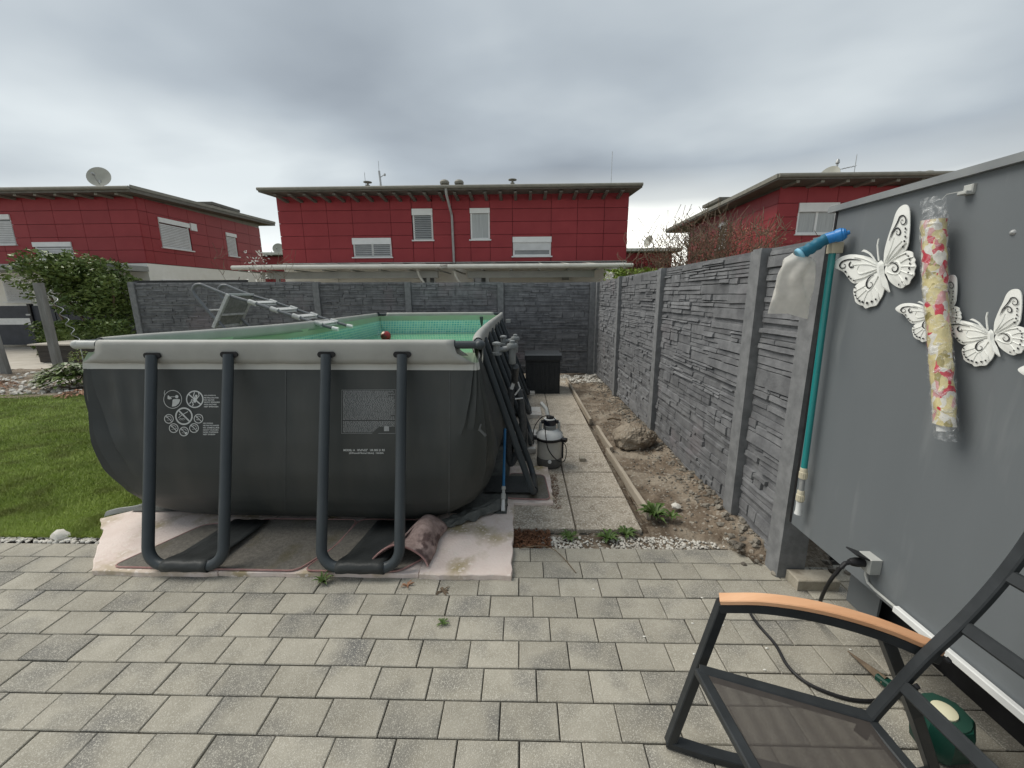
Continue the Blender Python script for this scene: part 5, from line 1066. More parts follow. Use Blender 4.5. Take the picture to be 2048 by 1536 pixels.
# deck box
bx = thing('storage_box', 'black plastic garden storage box standing at the far end of the slab path', 'storage box', (0.37,7.4,0))
b = MB(); b.cbox((0.065,7.08,0.03), (0.665,7.75,0.60), 0.006); b.build('box_body', M_BOX, bx)
b = MB(); b.box((0.085,7.066,0.0), (0.645,7.0795,0.045)); b.build('base_rail', M_BOX, bx)
for k in range(7): b = MB(); x0 = 0.085+0.0807*k; b.cbox((x0,7.072,0.05), (x0+0.076,7.0795,0.555), 0.001); b.build('front_slat', M_BOX, bx)
for x in (0.067,0.646): b = MB(); b.cbox((x,7.064,0.0), (x+0.017,7.0795,0.57), 0.002); b.build('corner_post', M_BOX, bx)
b = MB(); b.sweep([(0.045,7.40,0.655),(0.685,7.40,0.655)], [(-0.36,-0.055),(0.37,-0.055),(0.37,0.03),(0.30,0.05),(-0.30,0.035),(-0.36,-0.01)]); b.build('lid', M_BOX, bx)
# little concrete pads under the side legs
for x, y, w, d, lab in ((0.10,7.0,0.24,0.13,'far pale concrete pad beneath a side leg, beside the storage box'),(0.165,5.78,0.22,0.42,'pale concrete pad beneath a side leg with rust coloured edge'),(0.10,4.75,0.17,0.34,'pale concrete pad beneath a side leg behind the filter pump'),(0.06,4.35,0.18,0.2,'pale concrete pad just behind the filter pump')):
    b = MB(); b.cbox((x-w/2,y-d/2,0.0), (x+w/2,y+d/2,0.055), 0.006); tag(b.build('concrete_pad', mat('pale_pad', (0.55,0.52,0.48), (0.66,0.64,0.60), 10, 0.85, 0.2, 60, c3=(0.36,0.18,0.10), c3pos=(0.62,0.72), c3scale=8)), lab, 'concrete pad', 'pale pads under the side legs')

# ================================================================== LEFT BACKGROUND GARDEN
def leaves(b, n, fn, size, m=None):
    for _ in range(n):
        p = fn(); s = U(*size); a = U(0,2*PI); t = U(-0.7,0.9); d = Vector((math.cos(a)*math.cos(t), math.sin(a)*math.cos(t), math.sin(t))); e2 = d.cross(Vector((U(-1,1),U(-1,1),U(-1,1)))).normalized()
        b.add([p-d*s, p+e2*s*0.42, p+d*s, p-e2*s*0.42], [(0,1,2,3)])
def crown_fn(c, r, lumps, shell=0.55):
    c = Vector(c); C_ = [(Vector((c.x+U(-1,1)*r[0]*0.75, c.y+U(-1,1)*r[1]*0.75, c.z+U(-1,1)*r[2]*0.75)), U(0.28,0.5)) for _ in range(lumps)]
    def fn():
        q, k = random.choice(C_); v = Vector((random.gauss(0,1),random.gauss(0,1),random.gauss(0,1))).normalized()*(shell+(1-shell)*random.random())
        return q + Vector((v.x*r[0]*k*1.3, v.y*r[1]*k*1.3, v.z*r[2]*k*1.1))
    return fn
bu = thing('cherry_laurel', 'large rounded cherry laurel with dense green leaves left of the back fence', 'shrub', (-13.9,13,0))
for k in range(5): b = MB(); b.tube(smoothpath([(-13.9+0.12*k-0.2,13.0,0),(-13.9+0.3*k-0.6,13.0+U(-.3,.3),0.9),(-13.9+0.6*k-1.2,13.0+U(-.3,.3),2.0)]), 0.035, 6, scales=None); b.build('trunk', M_TWIG, bu)
random.seed(21); b = MB(); leaves(b, 9500, crown_fn((-13.95,13,2.1), (1.12,1.0,0.84), 34, 0.7), (0.045,0.095)); leaves(b, 2600, crown_fn((-12.85,13,1.5), (0.5,0.7,0.95), 14, 0.6), (0.045,0.09)); b.build('crown', M_LEAFD, bu)
b = MB(); leaves(b, 4200, lambda: Vector((U(-14.7,-11.9), U(11.85,12.5), U(0.02,1.0)+0.06*math.sin(U(0,9)))), (0.05,0.09)); b.box((-14.5,12.0,0.0), (-12.1,12.4,0.8))
hd = tag(b.build('clipped_hedge', M_LEAFD), 'low clipped green hedge in front of the dark boundary fence', 'hedge')
bf = thing('board_fence', 'dark anthracite board fence behind the cherry laurel and hedge', 'fence', (-14,14.2,0))
for k in range(11): b = MB(); x0 = -16.3+0.42*k; b.box((x0,14.15,0.05), (x0+0.40,14.19,1.45)); b.build('board', M_GATE, bf)
for x in (-16.3,-14.0,-11.75): b = MB(); b.box((x-0.04,14.2,0), (x+0.04,14.28,1.5)); b.build('post', M_GATE, bf)
gt = thing('garden_gate', 'dark anthracite metal gate with a pale band and handle at the far left', 'gate', (-17.6,14.3,0))
b = MB(); b.box((-18.7,14.20,0.08), (-16.42,14.24,1.45)); b.build('gate_leaf', M_GATE, gt)
b = MB(); b.box((-18.7,14.18,0.80), (-17.35,14.199,1.02)); b.build('pale_band', M_WHITEPL, gt)
b = MB(); b.box((-17.3,14.14,0.0), (-17.2,14.26,1.52)); b.build('gate_post', M_BLACKPL, gt)
b = MB(); b.box((-17.36,14.10,1.12), (-17.2,14.13,1.17)); b.build('handle', M_GALV, gt)
def slotpost(x, y, h, w, lean, lab):
    t = thing('slotted_post', lab, 'post', (x,y,0), 'grey slotted posts of an unfinished fence')
    pr_ = [(-w/2,-w*.3),(w/2,-w*.3),(w/2,-w*0.1),(w*0.28,-w*0.1),(w*0.28,w*0.1),(w/2,w*0.1),(w/2,w*.3),(-w/2,w*.3)]
    b = MB(); b.sweep([Vector((x,y,-0.1)), Vector((x+lean*h,y,h))], pr_, up=Vector((0,1,0))); b.build('shaft', M_POSTW, t)
slotpost(-11.47,9.72,2.06,0.17,0.0,'taller grey slotted post standing in the planting bed')
slotpost(-11.95,9.05,1.72,0.16,-0.06,'grey slotted post at the left edge of the picture')
slotpost(-11.30,8.5,1.15,0.16,-0.08,'shorter slotted post behind the leftmost one') if False else None
# dark raised bed
rb2 = thing('raised_bed', 'dark timber raised bed beyond the posts', 'raised bed', (-10.9,10.9,0))
for k in range(3): b = MB(); b.box((-13.1,10.70-0.005*k,0.0+0.155*k), (-9.0,10.75,0.15+0.155*k)); b.build('board', mat('dark_timber', (0.030,0.027,0.024), (0.06,0.052,0.045), 6, 0.6, 0.5, 40, streak=(0.2,3,3), coord='World'), rb2)
b = MB(); b.box((-13.1,10.75,0.0), (-9.0,11.6,0.44)); b.build('bed_body', MATS['dark_timber'], rb2)
b = MB(); b.box((-13.25,10.62,0.465), (-8.9,11.75,0.50)); b.build('coping', M_DRIVE, rb2)
# spiral plant stake
sx0, sy0 = at(160,700,'Y',7.6).x, 7.6
b = MB(); P = []
for k in range(90):
    t = k/89; P.append(Vector((sx0+0.045*math.cos(t*2*PI*5)*(0.4+0.6*t)-0.32*t, sy0+0.045*math.sin(t*2*PI*5), 0.9+0.0+t*0.95)))
P0_ = [Vector((sx0+0.02,sy0,0.0)), Vector((sx0+0.02,sy0,0.45))]
b.tube(P0_+P, 0.0065, 6); tag(b.build('spiral_stake', M_GALV), 'shiny spiral plant stake rising behind the left corner of the pool', 'plant stake')
# low plants in the bed
def lowplant(x, y, r, h, n, m, lab, name='low_shrub', sz=(0.05,0.09)):
    t = thing(name, lab, 'plant', (x,y,0)); b = MB()
    for k in range(7): a = U(0,2*PI); b.tube([(x,y,0),(x+math.cos(a)*r*0.4,y+math.sin(a)*r*0.4,h*0.5),(x+math.cos(a)*r*0.7,y+math.sin(a)*r*0.7,h*0.85)], 0.008, 5)
    b.build('stem', M_TWIG, t); b = MB()
    for _ in range(n):
        a, q = U(0,2*PI), U(0,1)**0.5; p = Vector((x+math.cos(a)*r*q, y+math.sin(a)*r*q, h*(0.25+0.75*math.sqrt(max(0,1-q*q)))*U(0.55,1.0))); s = U(*sz); a2 = a+U(-.5,.5); d = Vector((math.cos(a2),math.sin(a2),U(-0.5,0.2))).normalized(); e2 = d.cross(Vector((0,0,1))).normalized()
        b.add([p-d*s*0.6, p+e2*s*0.5+Vector((0,0,0.01)), p+d*s*1.2, p-e2*s*0.5+Vector((0,0,0.01))], [(0,1,2,3)])
    b.build('foliage', m, t)
lowplant(-8.72,7.55,0.50,0.50,620,M_LEAFD,'rounded low shrub with broad dark green leaves in the bed at the lawn edge', sz=(0.06,0.10))
lowplant(-10.2,7.3,0.45,0.16,260,M_TWIGR,'dry brownish heather patch at the left edge of the bed', 'heather', (0.03,0.05))
lowplant(-12.5,9.2,0.16,1.3,90,M_LEAFD,'tall thin leafy plant by the leftmost post', 'leafy_plant', (0.06,0.1))
lowplant(-7.9,7.0,0.35,0.09,160,M_TWIGR,'flat dry reddish ground plant between lowest shrub and pool', 'dry_plant', (0.03,0.05))
lowplant(-11.3,10.1,0.20,0.45,110,M_LEAFY,'small yellow green plant at the foot of the taller slotted post', 'small_plant', (0.04,0.06))

# ================================================================== HOUSES
class HF:
    def __init__(s, axis, val): s.axis, s.val = axis, val
    def __call__(s, a, b_, c):
        if s.axis == 'Y': return Vector((a, s.val-c, b_))
        if s.axis == '+X': return Vector((s.val+c, a, b_))
        return Vector((s.val-c, a, b_))
def hbox(b, F, a0, a1, b0, b1, c0, c1): return b.box((a0,b0,c0), (a1,b1,c1), F)
def subtract(r, h):
    a0,a1,b0,b1 = r; x0,x1,y0,y1 = h
    if x0 >= a1 or x1 <= a0 or y0 >= b1 or y1 <= b0: return [r]
    o = []
    if x0 > a0: o.append((a0,x0,b0,b1))
    if x1 < a1: o.append((x1,a1,b0,b1))
    m0, m1 = max(a0,x0), min(a1,x1)
    if y0 > b0: o.append((m0,m1,b0,y0))
    if y1 < b1: o.append((m0,m1,y1,b1))
    return o
def facade(parent, F, cols, rows, holes, topf=None):
    for i in range(len(cols)-1):
        for j in range(len(rows)-1):
            rs = [(cols[i]+0.007,cols[i+1]-0.007,rows[j]+0.007,rows[j+1]-0.007)]
            for h in holes: rs = [q for r in rs for q in subtract(r, h)]
            rs = [r for r in rs if r[1]-r[0] > 0.02 and r[3]-r[2] > 0.02]
            if not rs: continue
            b = MB()
            for r in rs: hbox(b, F, *r, 0.0, 0.022)
            b.build('facade_panel', M_RED, parent)
def window(parent, F, a0, a1, b0, b1, style, shut=0.2):
    w = thing.__globals__['MB'](); b = MB(); t = 0.055
    hbox(b,F,a0,a1,b0,b0+t,-0.05,-0.01); hbox(b,F,a0,a1,b1-t,b1,-0.05,-0.01); hbox(b,F,a0,a0+t,b0+t,b1-t,-0.05,-0.01); hbox(b,F,a1-t,a1,b0+t,b1-t,-0.05,-0.01)
    if style in ('double','shut_double','curtain'): hbox(b,F,(a0+a1)/2-0.035,(a0+a1)/2+0.035,b0+t,b1-t,-0.05,-0.012)
    o = b.build('window', M_WINW, parent)
    b = MB(); hbox(b,F,a0+t,a1-t,b0+t,b1-t,-0.045,-0.03); b.build('pane', M_CURTAIN if style == 'curtain' else (M_CURTAIN if style == 'net' else M_GLASS), o)
    b = MB(); hbox(b,F,a0-0.01,a1+0.01,b1-shut,b1+0.01,-0.009,0.06); b.build('shutter_box', M_WINW, o)
    b = MB(); hbox(b,F,a0-0.05,a1+0.05,b0-0.045,b0-0.005,-0.02,0.09); b.build('sill', M_WINW, o)
    top = b1-shut
    if style == 'blind' or style == 'double':
        n = int((top-b0)/0.062); b = MB()
        for k in range(n):
            z = b0+0.03+k*(top-b0-0.03)/n; vs = [F(a0+0.03,z,0.035), F(a1-0.03,z,0.035), F(a1-0.03,z+0.028,-0.005), F(a0+0.03,z+0.028,-0.005)]
            b.add(vs, [(0,1,2,3)])
        b.build('blind_slats', M_BLIND, o, kind='stuff')
    if style == 'closed': b = MB(); [hbox(b,F,a0+0.03,a1-0.03,b0+0.01+k*0.06,b0+0.058+k*0.06,0.0,0.012) for k in range(int((top-b0)/0.06))]; b.build('shutter', M_BLIND, o)
    if style == 'half': b = MB(); hbox(b,F,a0+0.03,a1-0.03,lerp(b0,top,0.42),top,0.0,0.012); b.build('shutter', M_BLIND, o)
    return (a0-0.012,a1+0.012,b0-0.045,b1+0.012)
def vent(P, h, parent, kind=0):
    b = MB(); r = 0.07
    if kind == 0: b.lathe(P, [(0.16,0),(0.16,0.02),(r,0.04),(r,h*0.55),(r*0.5,h*0.56),(r*0.5,h*0.75),(r*2,h*0.78),(r*2,h*0.84),(r*0.5,h*0.9)], 14)
    else: b.lathe(P, [(0.16,0),(0.09,0.05),(0.09,h*0.5),(0.15,h*0.55),(0.16,h*0.75),(0.12,h*0.92),(0.05,h)], 14)
    b.build('roof_vent', M_FASCIA, parent)
def dish(P, R_, aim, name_lab, parent=None, hgt=0.8):
    t = thing('satellite_dish', name_lab, 'satellite dish', P); P = Vector(P)
    b = MB(); b.tube([P, P+Vector((0,0,hgt))], 0.03, 8); b.build('mast', M_GALV, t)
    c = P+Vector((0,0,hgt+R_*0.3)); ax = Vector(aim).normalized()
    b = MB(); b.lathe(c, [(0.01,-0.10*R_/0.45),(R_*0.4,-0.08*R_/0.45),(R_*0.75,-0.035),(R_,0.0),(R_,0.012),(R_*0.7,-0.02),(R_*0.3,-0.06),(0.01,-0.075)], 28, ax); b.build('reflector', M_DISH, t)
    b = MB(); b.tube([c-Vector((0,0,R_*0.85)), c+ax*R_*1.0+Vector((0,0,-0.1))], 0.014, 6); b.lathe(c+ax*R_*1.0+Vector((0,0,-0.1)), [(0.03,-0.05),(0.045,0),(0.045,0.07)], 10, -ax); b.build('feed_arm', M_GALV, t)
def roofslab(parent, x0, x1, y0, y1, zf, zb, th=0.16, soffit=True):
    b = MB(); b.add([(x0,y0,zf-th),(x1,y0,zf-th),(x1,y1,zb-th),(x0,y1,zb-th),(x0,y0,zf),(x1,y0,zf),(x1,y1,zb),(x0,y1,zb)], [(3,2,1,0),(4,5,6,7),(0,1,5,4),(1,2,6,5),(2,3,7,6),(3,0,4,7)]); return b.build('roof', M_ROOFW, parent)
# ---- middle house
HY = 15.0; Fc = HF('Y', HY); A_ = lambda px, py: at(px, py, 'Y', HY)
hm = thing('semi_detached_house', 'semi-detached house with dark red panel upper floor and low pitched roof straight ahead', 'house', (-2.4,HY,0))
XL, XR = A_(560,460).x, A_(1255,460).x; ZB = A_(900,524).z; ZT = A_(900,392).z+0.12
b = MB(); b.box((XL+0.0,HY+0.07,ZB), (XR,HY+9,ZT)); b.build('upper_wall', M_REDJ, hm)
b = MB(); b.box((XL+0.0,HY-0.03,0), (XR,HY+9,ZB-0.02)); b.build('ground_floor_wall', M_PLASTER, hm)
rows = [ZB]+[A_(900,y).z for y in (496,470,444.5,419)]+[ZT-0.02]
cols = [XL]+[A_(x,460).x for x in (607,657,707,783,825,866,905,941,980,1025,1102,1154,1207)]+[XR]
wins = [(A_(707,497).x,A_(783,497).x,A_(745,514).z,A_(745,477).z,'double',0.20),(A_(826,450).x,A_(865.5,450).x,A_(845,480).z,A_(845,418.5).z,'blind',0.20),(A_(941,450).x,A_(979.5,450).x,A_(960,479).z,A_(960,417.5).z,'net',0.15),(A_(1026,494).x,A_(1102,494).x,A_(1064,512).z,A_(1064,474.5).z,'half',0.17)]
holes = [window(hm, Fc, *w_) for w_ in wins]
facade(hm, Fc, cols, rows, holes)
b = MB(); b.box((XL-0.02,HY-0.03,ZB-0.06), (XR+0.02,HY+0.02,ZB-0.005)); b.build('ledge', M_PLASTER, hm)
ex0, ex1 = at(516,382,'Y',14.1).x, at(1285,372,'Y',14.1).x; ez = at(900,377,'Y',14.1).z
roofslab(hm, ex0, ex1, 14.1, HY+9.5, ez+0.07, ez+0.62, 0.11)
b = MB(); b.tube([(ex0,14.05,ez+0.045),(ex1,14.05,ez+0.045)], 0.05, 10); b.build('gutter', M_FASCIA, hm)
for k in range(24):
    x = lerp(XL+0.4,XR-0.4,k/23); b = MB(); b.add([(x-0.05,14.2,ez-0.08),(x+0.05,14.2,ez-0.08),(x+0.05,HY,ez-0.12),(x-0.05,HY,ez-0.12),(x-0.05,14.2,ez-0.12),(x+0.05,14.2,ez-0.12),(x+0.05,HY,ez-0.20),(x-0.05,HY,ez-0.20)], [(0,1,2,3),(7,6,5,4),(0,4,5,1),(1,5,6,2),(2,6,7,3),(3,7,4,0)]); b.build('rafter', M_ROOFW, hm)
xp = A_(905,460).x; b = MB(); b.tube([(xp-0.02,14.07,ez),(xp-0.02,14.12,ez-0.15),(xp+0.0,HY-0.10,ez-0.62),(xp+0.01,HY-0.09,ez-0.75),(xp+0.03,HY-0.09,ZB-0.05)], 0.042, 10); b.build('downpipe', M_TRIMG if False else mat('grey_downpipe', (0.30,0.30,0.29), (0.36,0.36,0.35), 9, 0.4), hm)
for px, k, h in ((735,0,361),(889,1,360),(918,1,360),(1025,0,356)): P = at(px, h, 'Y', 14.7); vent(Vector((P.x,14.7,ez+0.10)), (P.z-ez-0.10)*1.03, hm, k)
for px, y1_ in ((731,345),(760,322),(1222,303)):
    P = at(px, 372, 'Y', 15.4); T_ = at(px, y1_, 'Y', 15.4); b = MB(); b.tube([(P.x,15.4,ez+0.1),(P.x,15.4,T_.z)], 0.009 if px != 760 else 0.008, 5); b.build('lightning_rod', M_GALV, hm)
mt = thing('roof_antenna', 'thick grey antenna mast with side bracket on the middle roof', 'antenna', (at(763,372,'Y',15.3).x,15.3,ez+0.1)); P = mt.location.copy(); b = MB(); b.tube([P, P+Vector((-0.05,0,0.78))], 0.035, 8); b.tube([P+Vector((-0.05,0,0.55)), P+Vector((0.12,0,0.66))], 0.012, 6); b.lathe(P+Vector((0.14,0,0.62)), [(0.03,0),(0.04,0.03),(0.03,0.07)], 8); b.build('mast', M_GALV, mt)
# ground floor pieces over the fence
gf = [(A_(838,0).x if False else at(840,550,'Y',15).x, at(872,550,'Y',15).x, 1.9, at(850,544,'Y',15).z,'blind'),(at(945,550,'Y',15).x, at(980,550,'Y',15).x, 1.7, at(960,545,'Y',15).z,'double')]
Fg = HF('Y', HY-0.085)
for a0, a1, z0, z1, st in gf: window(hm, Fg, a0, a1, z0, z1, 'plain', 0.12)
# carports
def carport(x0, x1, zt, lab, bx):
    t = thing('terrace_canopy', lab, 'canopy', ((x0+x1)/2,13.2,0), 'terrace canopies in front of the middle house')
    b = MB(); b.add([(x0,12.3,zt-0.09),(x1,12.3,zt-0.09),(x1,14.9,zt+0.16),(x0,14.9,zt+0.16),(x0,12.3,zt),(x1,12.3,zt),(x1,14.9,zt+0.24),(x0,14.9,zt+0.24)], [(3,2,1,0),(4,5,6,7),(0,1,5,4),(1,2,6,5),(2,3,7,6),(3,0,4,7)]); b.build('roof_sheet', M_CANOPY, t)
    b = MB(); b.tube([(x0,12.24,zt-0.03),(x1,12.24,zt-0.03)], 0.06, 8); b.build('gutter', M_CANOPY, t)
    n = int((x1-x0)/0.78)
    for k in range(n+1): x = lerp(x0+0.15,x1-0.15,k/n); b = MB(); b.box((x-0.03,12.32,zt-0.13), (x+0.03,14.8,zt-0.095)); b.build('rafter', M_CANOPYB, t)
    for k in range(n): x = lerp(x0+0.4,x1-0.3,k/n); b = MB(); b.add([(x,12.3,zt+0.006),(x+0.04,12.3,zt+0.006),(x+0.04,14.9,zt+0.246),(x,14.9,zt+0.246),(x+0.02,12.3,zt+0.04),(x+0.02,14.9,zt+0.28)], [(0,4,5,3),(4,1,2,5),(0,1,4)]); b.build('sheet_seam', M_CANOPY, t)
    b = MB(); b.box((x0+0.5,12.75,zt-0.33), (x1-0.2 if bx < 0 else x1-1.0,12.87,zt-0.132)); b.build('beam', M_CANOPYB, t)
    for x in (x0+1.1 if bx > 0 else x0+1.0, x1-0.5): b = MB(); b.box((x-0.05,12.76,0), (x+0.05,12.86,zt-0.33)); b.build('post', M_CANOPYB, t)
    xx = x1-0.35 if bx < 0 else x0+0.3; s_ = 1 if bx < 0 else 1
    b = MB(); b.tube([(x1-0.75 if bx < 0 else x0+0.15,12.5,zt-0.1),(x1-0.70 if bx < 0 else x0+0.18,12.5,zt-0.28),(x1-0.32 if bx < 0 else x0+0.55,12.7,zt-0.95)], 0.035, 6); b.build('brace', M_CANOPY, t)
zc_ = at(700,532,'Y',12.3).z
carport(at(466,532,'Y',12.3).x, at(882,528,'Y',12.3).x, zc_, 'left pale terrace canopy with brace in front of the middle house', -1)
carport(at(896,530,'Y',12.3).x, at(1265,525,'Y',12.3).x, at(1080,530,'Y',12.3).z, 'right pale terrace canopy in front of the middle house', 1)
b = MB(); P = at(682,549,'Y',14.9); b.box((P.x-0.10,14.72,P.z-0.05), (P.x-0.02,14.9,P.z+0.07)); b.box((P.x,14.7,P.z-0.09), (P.x+0.10,14.88,P.z+0.02)); b.build('wall_lamp', M_BLACKPL, hm)
P = at(1131,553,'Y',14.9); b = MB(); b.box((P.x-0.12,14.86,P.z-0.12), (P.x+0.12,14.96,P.z+0.12)); b.build('meter_box', M_CANOPYB, hm)
for px in (655,1168): P = at(px,560,'Y',14.9); b = MB(); b.box((P.x-0.12-0.3,14.93,0.1), (P.x-0.12+0.5,14.965,P.z+0.35)); b.build('door', M_PLASTER, hm)
# ---- left house
hl = thing('detached_house', 'house with dark red panel upper floor on the left, its side wall catching warm light', 'house', (-17,16,0))
XC = at(295,527,'Y',15).x; zB = 2.925; zT = 5.16; XW = -25.5; YB = 21.9
b = MB(); b.box((XW,15.07,zB), (XC-0.05,YB,zT)); b.build('upper_wall', M_REDJ, hl)
b = MB(); b.box((XW,15.0,0), (XC-0.02,YB,zB-0.01)); b.build('ground_floor_wall', M_PLASTER, hl)
r5 = [lerp(zB,zT,k/5) for k in range(6)]
Fl = HF('Y', 15.0); cl_ = [XC-1.02*k for k in range(12)][::-1]
hs = [window(hl, Fl, at(70,497,'Y',15).x, at(146,497,'Y',15).x, at(110,520,'Y',15).z, at(110,485,'Y',15).z, 'closed', 0.15), window(hl, Fl, at(-45,450,'Y',15).x, at(25,450,'Y',15).x, at(10,489,'Y',15).z, at(5,430,'Y',15).z, 'closed', 0.16)]
facade(hl, Fl, cl_, r5, hs)
XS = HF('+X', XC-0.022); ycol = [15.0]+[15.35+0.94*k for k in range(7)]+[YB]
def ax(px, py): return at(px, py, 'X', XC)
hs = [window(hl, XS, ax(318,450).y, ax(377,450).y, ax(350,497).z, ax(345,441).z, 'closed', 0.16), window(hl, XS, ax(453,480).y, ax(474,490).y, ax(465,512).z, ax(460,467).z, 'closed', 0.14)]
facade(hl, XS, ycol, r5, hs)
b = MB(); b.box((XC-0.001,ax(380,455).y,ax(383,461).z), (XC+0.06,ax(380,455).y+0.3,ax(383,461).z+0.28)); b.build('wall_box', M_WINW, hl)
b = MB(); b.add([(XC-0.02,15.0,zT),(XC-0.02,YB,zT),(XC-0.02,YB,zT+0.22),(XC-0.02,15.0,zT+0.02),(XC-0.2,15.0,zT),(XC-0.2,YB,zT),(XC-0.2,YB,zT+0.22),(XC-0.2,15.0,zT+0.02)], [(0,1,2,3),(7,6,5,4),(3,2,6,7)]); b.build('gable_strip', M_FASCIA, hl)
xe = XC+0.5; b = MB(); b.add([(XW,14.3,zT-0.02),(xe,14.3,zT-0.02),(xe,22.5,zT+0.20),(XW,22.5,zT+0.2),(XW,14.3,zT+0.14),(xe,14.3,zT+0.14),(xe,22.5,zT+0.34),(XW,22.5,zT+0.34)], [(3,2,1,0),(4,5,6,7),(0,1,5,4),(1,2,6,5),(2,3,7,6),(3,0,4,7)]); b.build('roof', M_ROOFW, hl)
b = MB(); b.tube([(XW,14.26,zT+0.10),(xe,14.26,zT+0.10)], 0.06, 8); b.build('gutter', M_FASCIA, hl)
b = MB(); b.add([(xe,14.3,zT+0.10),(xe+0.03,14.3,zT+0.10),(xe+0.03,22.5,zT+0.30),(xe,22.5,zT+0.30),(xe,14.3,zT+0.20),(xe+0.03,14.3,zT+0.20),(xe+0.03,22.5,zT+0.40),(xe,22.5,zT+0.40)], [(0,1,2,3),(4,5,6,7),(0,1,5,4),(1,2,6,5),(2,3,7,6),(3,0,4,7)]); b.build('verge_board', M_FASCIA, hl)
for k in range(12): x = XC-0.1-0.7*k; b = MB(); b.box((x-0.05,14.4,zT-0.085), (x+0.05,15.0,zT-0.021)); b.build('rafter', M_FASCIA, hl)
b = MB(); b.box((XW,13.4,2.62), (at(230,545,'Y',13.4).x-0.3,14.999,2.80)); b.build('porch_roof', M_CANOPYB, hl)
for a0, z1 in ((ax(341,555).y,2.45),(ax(465,560).y,2.55)): window(hl, XS, a0-0.4, a0+0.5, 1.3, z1-0.1, 'plain', 0.14)
window(hl, HF('Y', 14.97), at(10,580,'Y',15).x, at(62,580,'Y',15).x, at(40,603,'Y',15).z, at(40,555,'Y',15).z, 'closed', 0.12)
P = at(203,380,'Y',15.5); dish((P.x,15.5,zT+0.05), 0.36, (0.35,-1,0.35), 'large satellite dish on the roof of the left house', hgt=0.62)
b = MB(); b.box((at(385,405,'X',-12).x-1.5,19,5.3), (-12.6,21,5.95)); 
dm = thing('roof_dormer', 'small grey roof dormer showing behind the left roof', 'dormer', (-15,21,5.3)); P1_, P2_ = at(385,412,'Y',20), at(425,412,'Y',20)
b = MB(); b.box((P1_.x-0.4,20,5.2), (P2_.x,21.5,P1_.z+0.02)); b.build('wall', M_PLASTER, dm); b = MB(); b.box((P1_.x-0.6,19.8,P1_.z+0.021), (P2_.x+0.15,21.7,P1_.z+0.14)); b.build('roof', M_ROOFW, dm)
# ---- right house
RY = 13.9; hr = thing('detached_house', 'house with dark red panel upper floor on the right behind the stone fence', 'house', (10,16,0))
XRr = at(1560,376,'Y',RY).x; zB = 2.75; zT = at(1562,374,'Y',RY).z; Yb2 = 21.0; XE = 18.5
b = MB(); b.box((XRr+0.05,RY+0.07,zB), (XE,Yb2,zT)); b.build('upper_wall', M_REDJ, hr)
b = MB(); b.box((XRr+0.02,RY,0), (XE,Yb2,zB-0.01)); b.build('ground_floor_wall', M_PLASTER, hr)
r5 = [zB]+[at(1600,y,'Y',RY).z for y in (488,461,434,406.5)]+[zT]
Fr = HF('Y', RY); hs = [window(hr, Fr, at(1594,440,'Y',RY).x, at(1672,440,'Y',RY).x, at(1620,468,'Y',RY).z, at(1620,407,'Y',RY).z, 'curtain', 0.25)]
facade(hr, Fr, [XRr]+[XRr+0.86+0.93*k for k in range(11)], r5, hs)
FXm = HF('-X', XRr+0.022)
def axr(px, py): return at(px, py, 'X', XRr)
hs = [window(hr, FXm, axr(1453,470).y, axr(1437,470).y, axr(1440,497).z, axr(1445,445).z, 'double', 0.14)]
facade(hr, FXm, [RY]+[RY+0.98+0.98*k for k in range(7)], r5[:-1]+[zT-0.06], hs)
b = MB(); b.add([(XRr-0.55,13.1,zT+0.02),(XE,13.1,zT+0.02),(XE,22.6,zT-0.12),(XRr-0.55,22.6,zT-0.12),(XRr-0.55,13.1,zT+0.17),(XE,13.1,zT+0.17),(XE,22.6,zT+0.05),(XRr-0.55,22.6,zT+0.05)], [(3,2,1,0),(4,5,6,7),(0,1,5,4),(1,2,6,5),(2,3,7,6),(3,0,4,7)]); b.build('roof', M_ROOFW, hr)
b = MB(); b.tube([(XRr-0.55,13.06,zT+0.12),(XE,13.06,zT+0.12)], 0.06, 8); b.build('gutter', M_FASCIA, hr)
b = MB(); b.add([(XRr-0.58,13.1,zT+0.06),(XRr-0.55,13.1,zT+0.06),(XRr-0.55,22.6,zT-0.06),(XRr-0.58,22.6,zT-0.06),(XRr-0.58,13.1,zT+0.18),(XRr-0.55,13.1,zT+0.18),(XRr-0.55,22.6,zT+0.06),(XRr-0.58,22.6,zT+0.06)], [(0,1,2,3),(4,5,6,7),(0,1,5,4),(1,2,6,5),(2,3,7,6),(3,0,4,7)]); b.build('verge_board', M_FASCIA, hr)
for k in range(12): x = XRr+0.1+0.72*k; b = MB(); b.box((x-0.05,13.2,zT-0.05), (x+0.05,RY,zT+0.019)); b.build('rafter', M_FASCIA, hr)
b = MB(); b.box((XRr-0.0,RY,zT-0.05), (XRr+0.022,Yb2,zT+0.02)); b.build('gable_strip', M_ROOFW, hr)
P = at(1655,362,'Y',14.6); dish((P.x,14.6,zT+0.1), 0.34, (-0.9,-0.45,0.35), 'satellite dish seen edge on over the roof of the right house', hgt=0.25)
mt = thing('roof_antenna', 'tall antenna mast with side arm on the roof of the right house', 'antenna', (at(1668,362,'Y',14.6).x,14.6,zT+0.1)); P = mt.location.copy(); b = MB(); b.tube([P, P+Vector((0.03,0,0.78))], 0.03, 8); b.lathe(P+Vector((0.03,0,0.72)), [(0.03,0),(0.06,0.04),(0.05,0.12),(0.02,0.16)], 8); b.build('mast', M_GALV, mt)
b = MB(); b.tube([P+Vector((0.03,0,0.55)), P+Vector((0.6,0,0.66))], 0.010, 6)
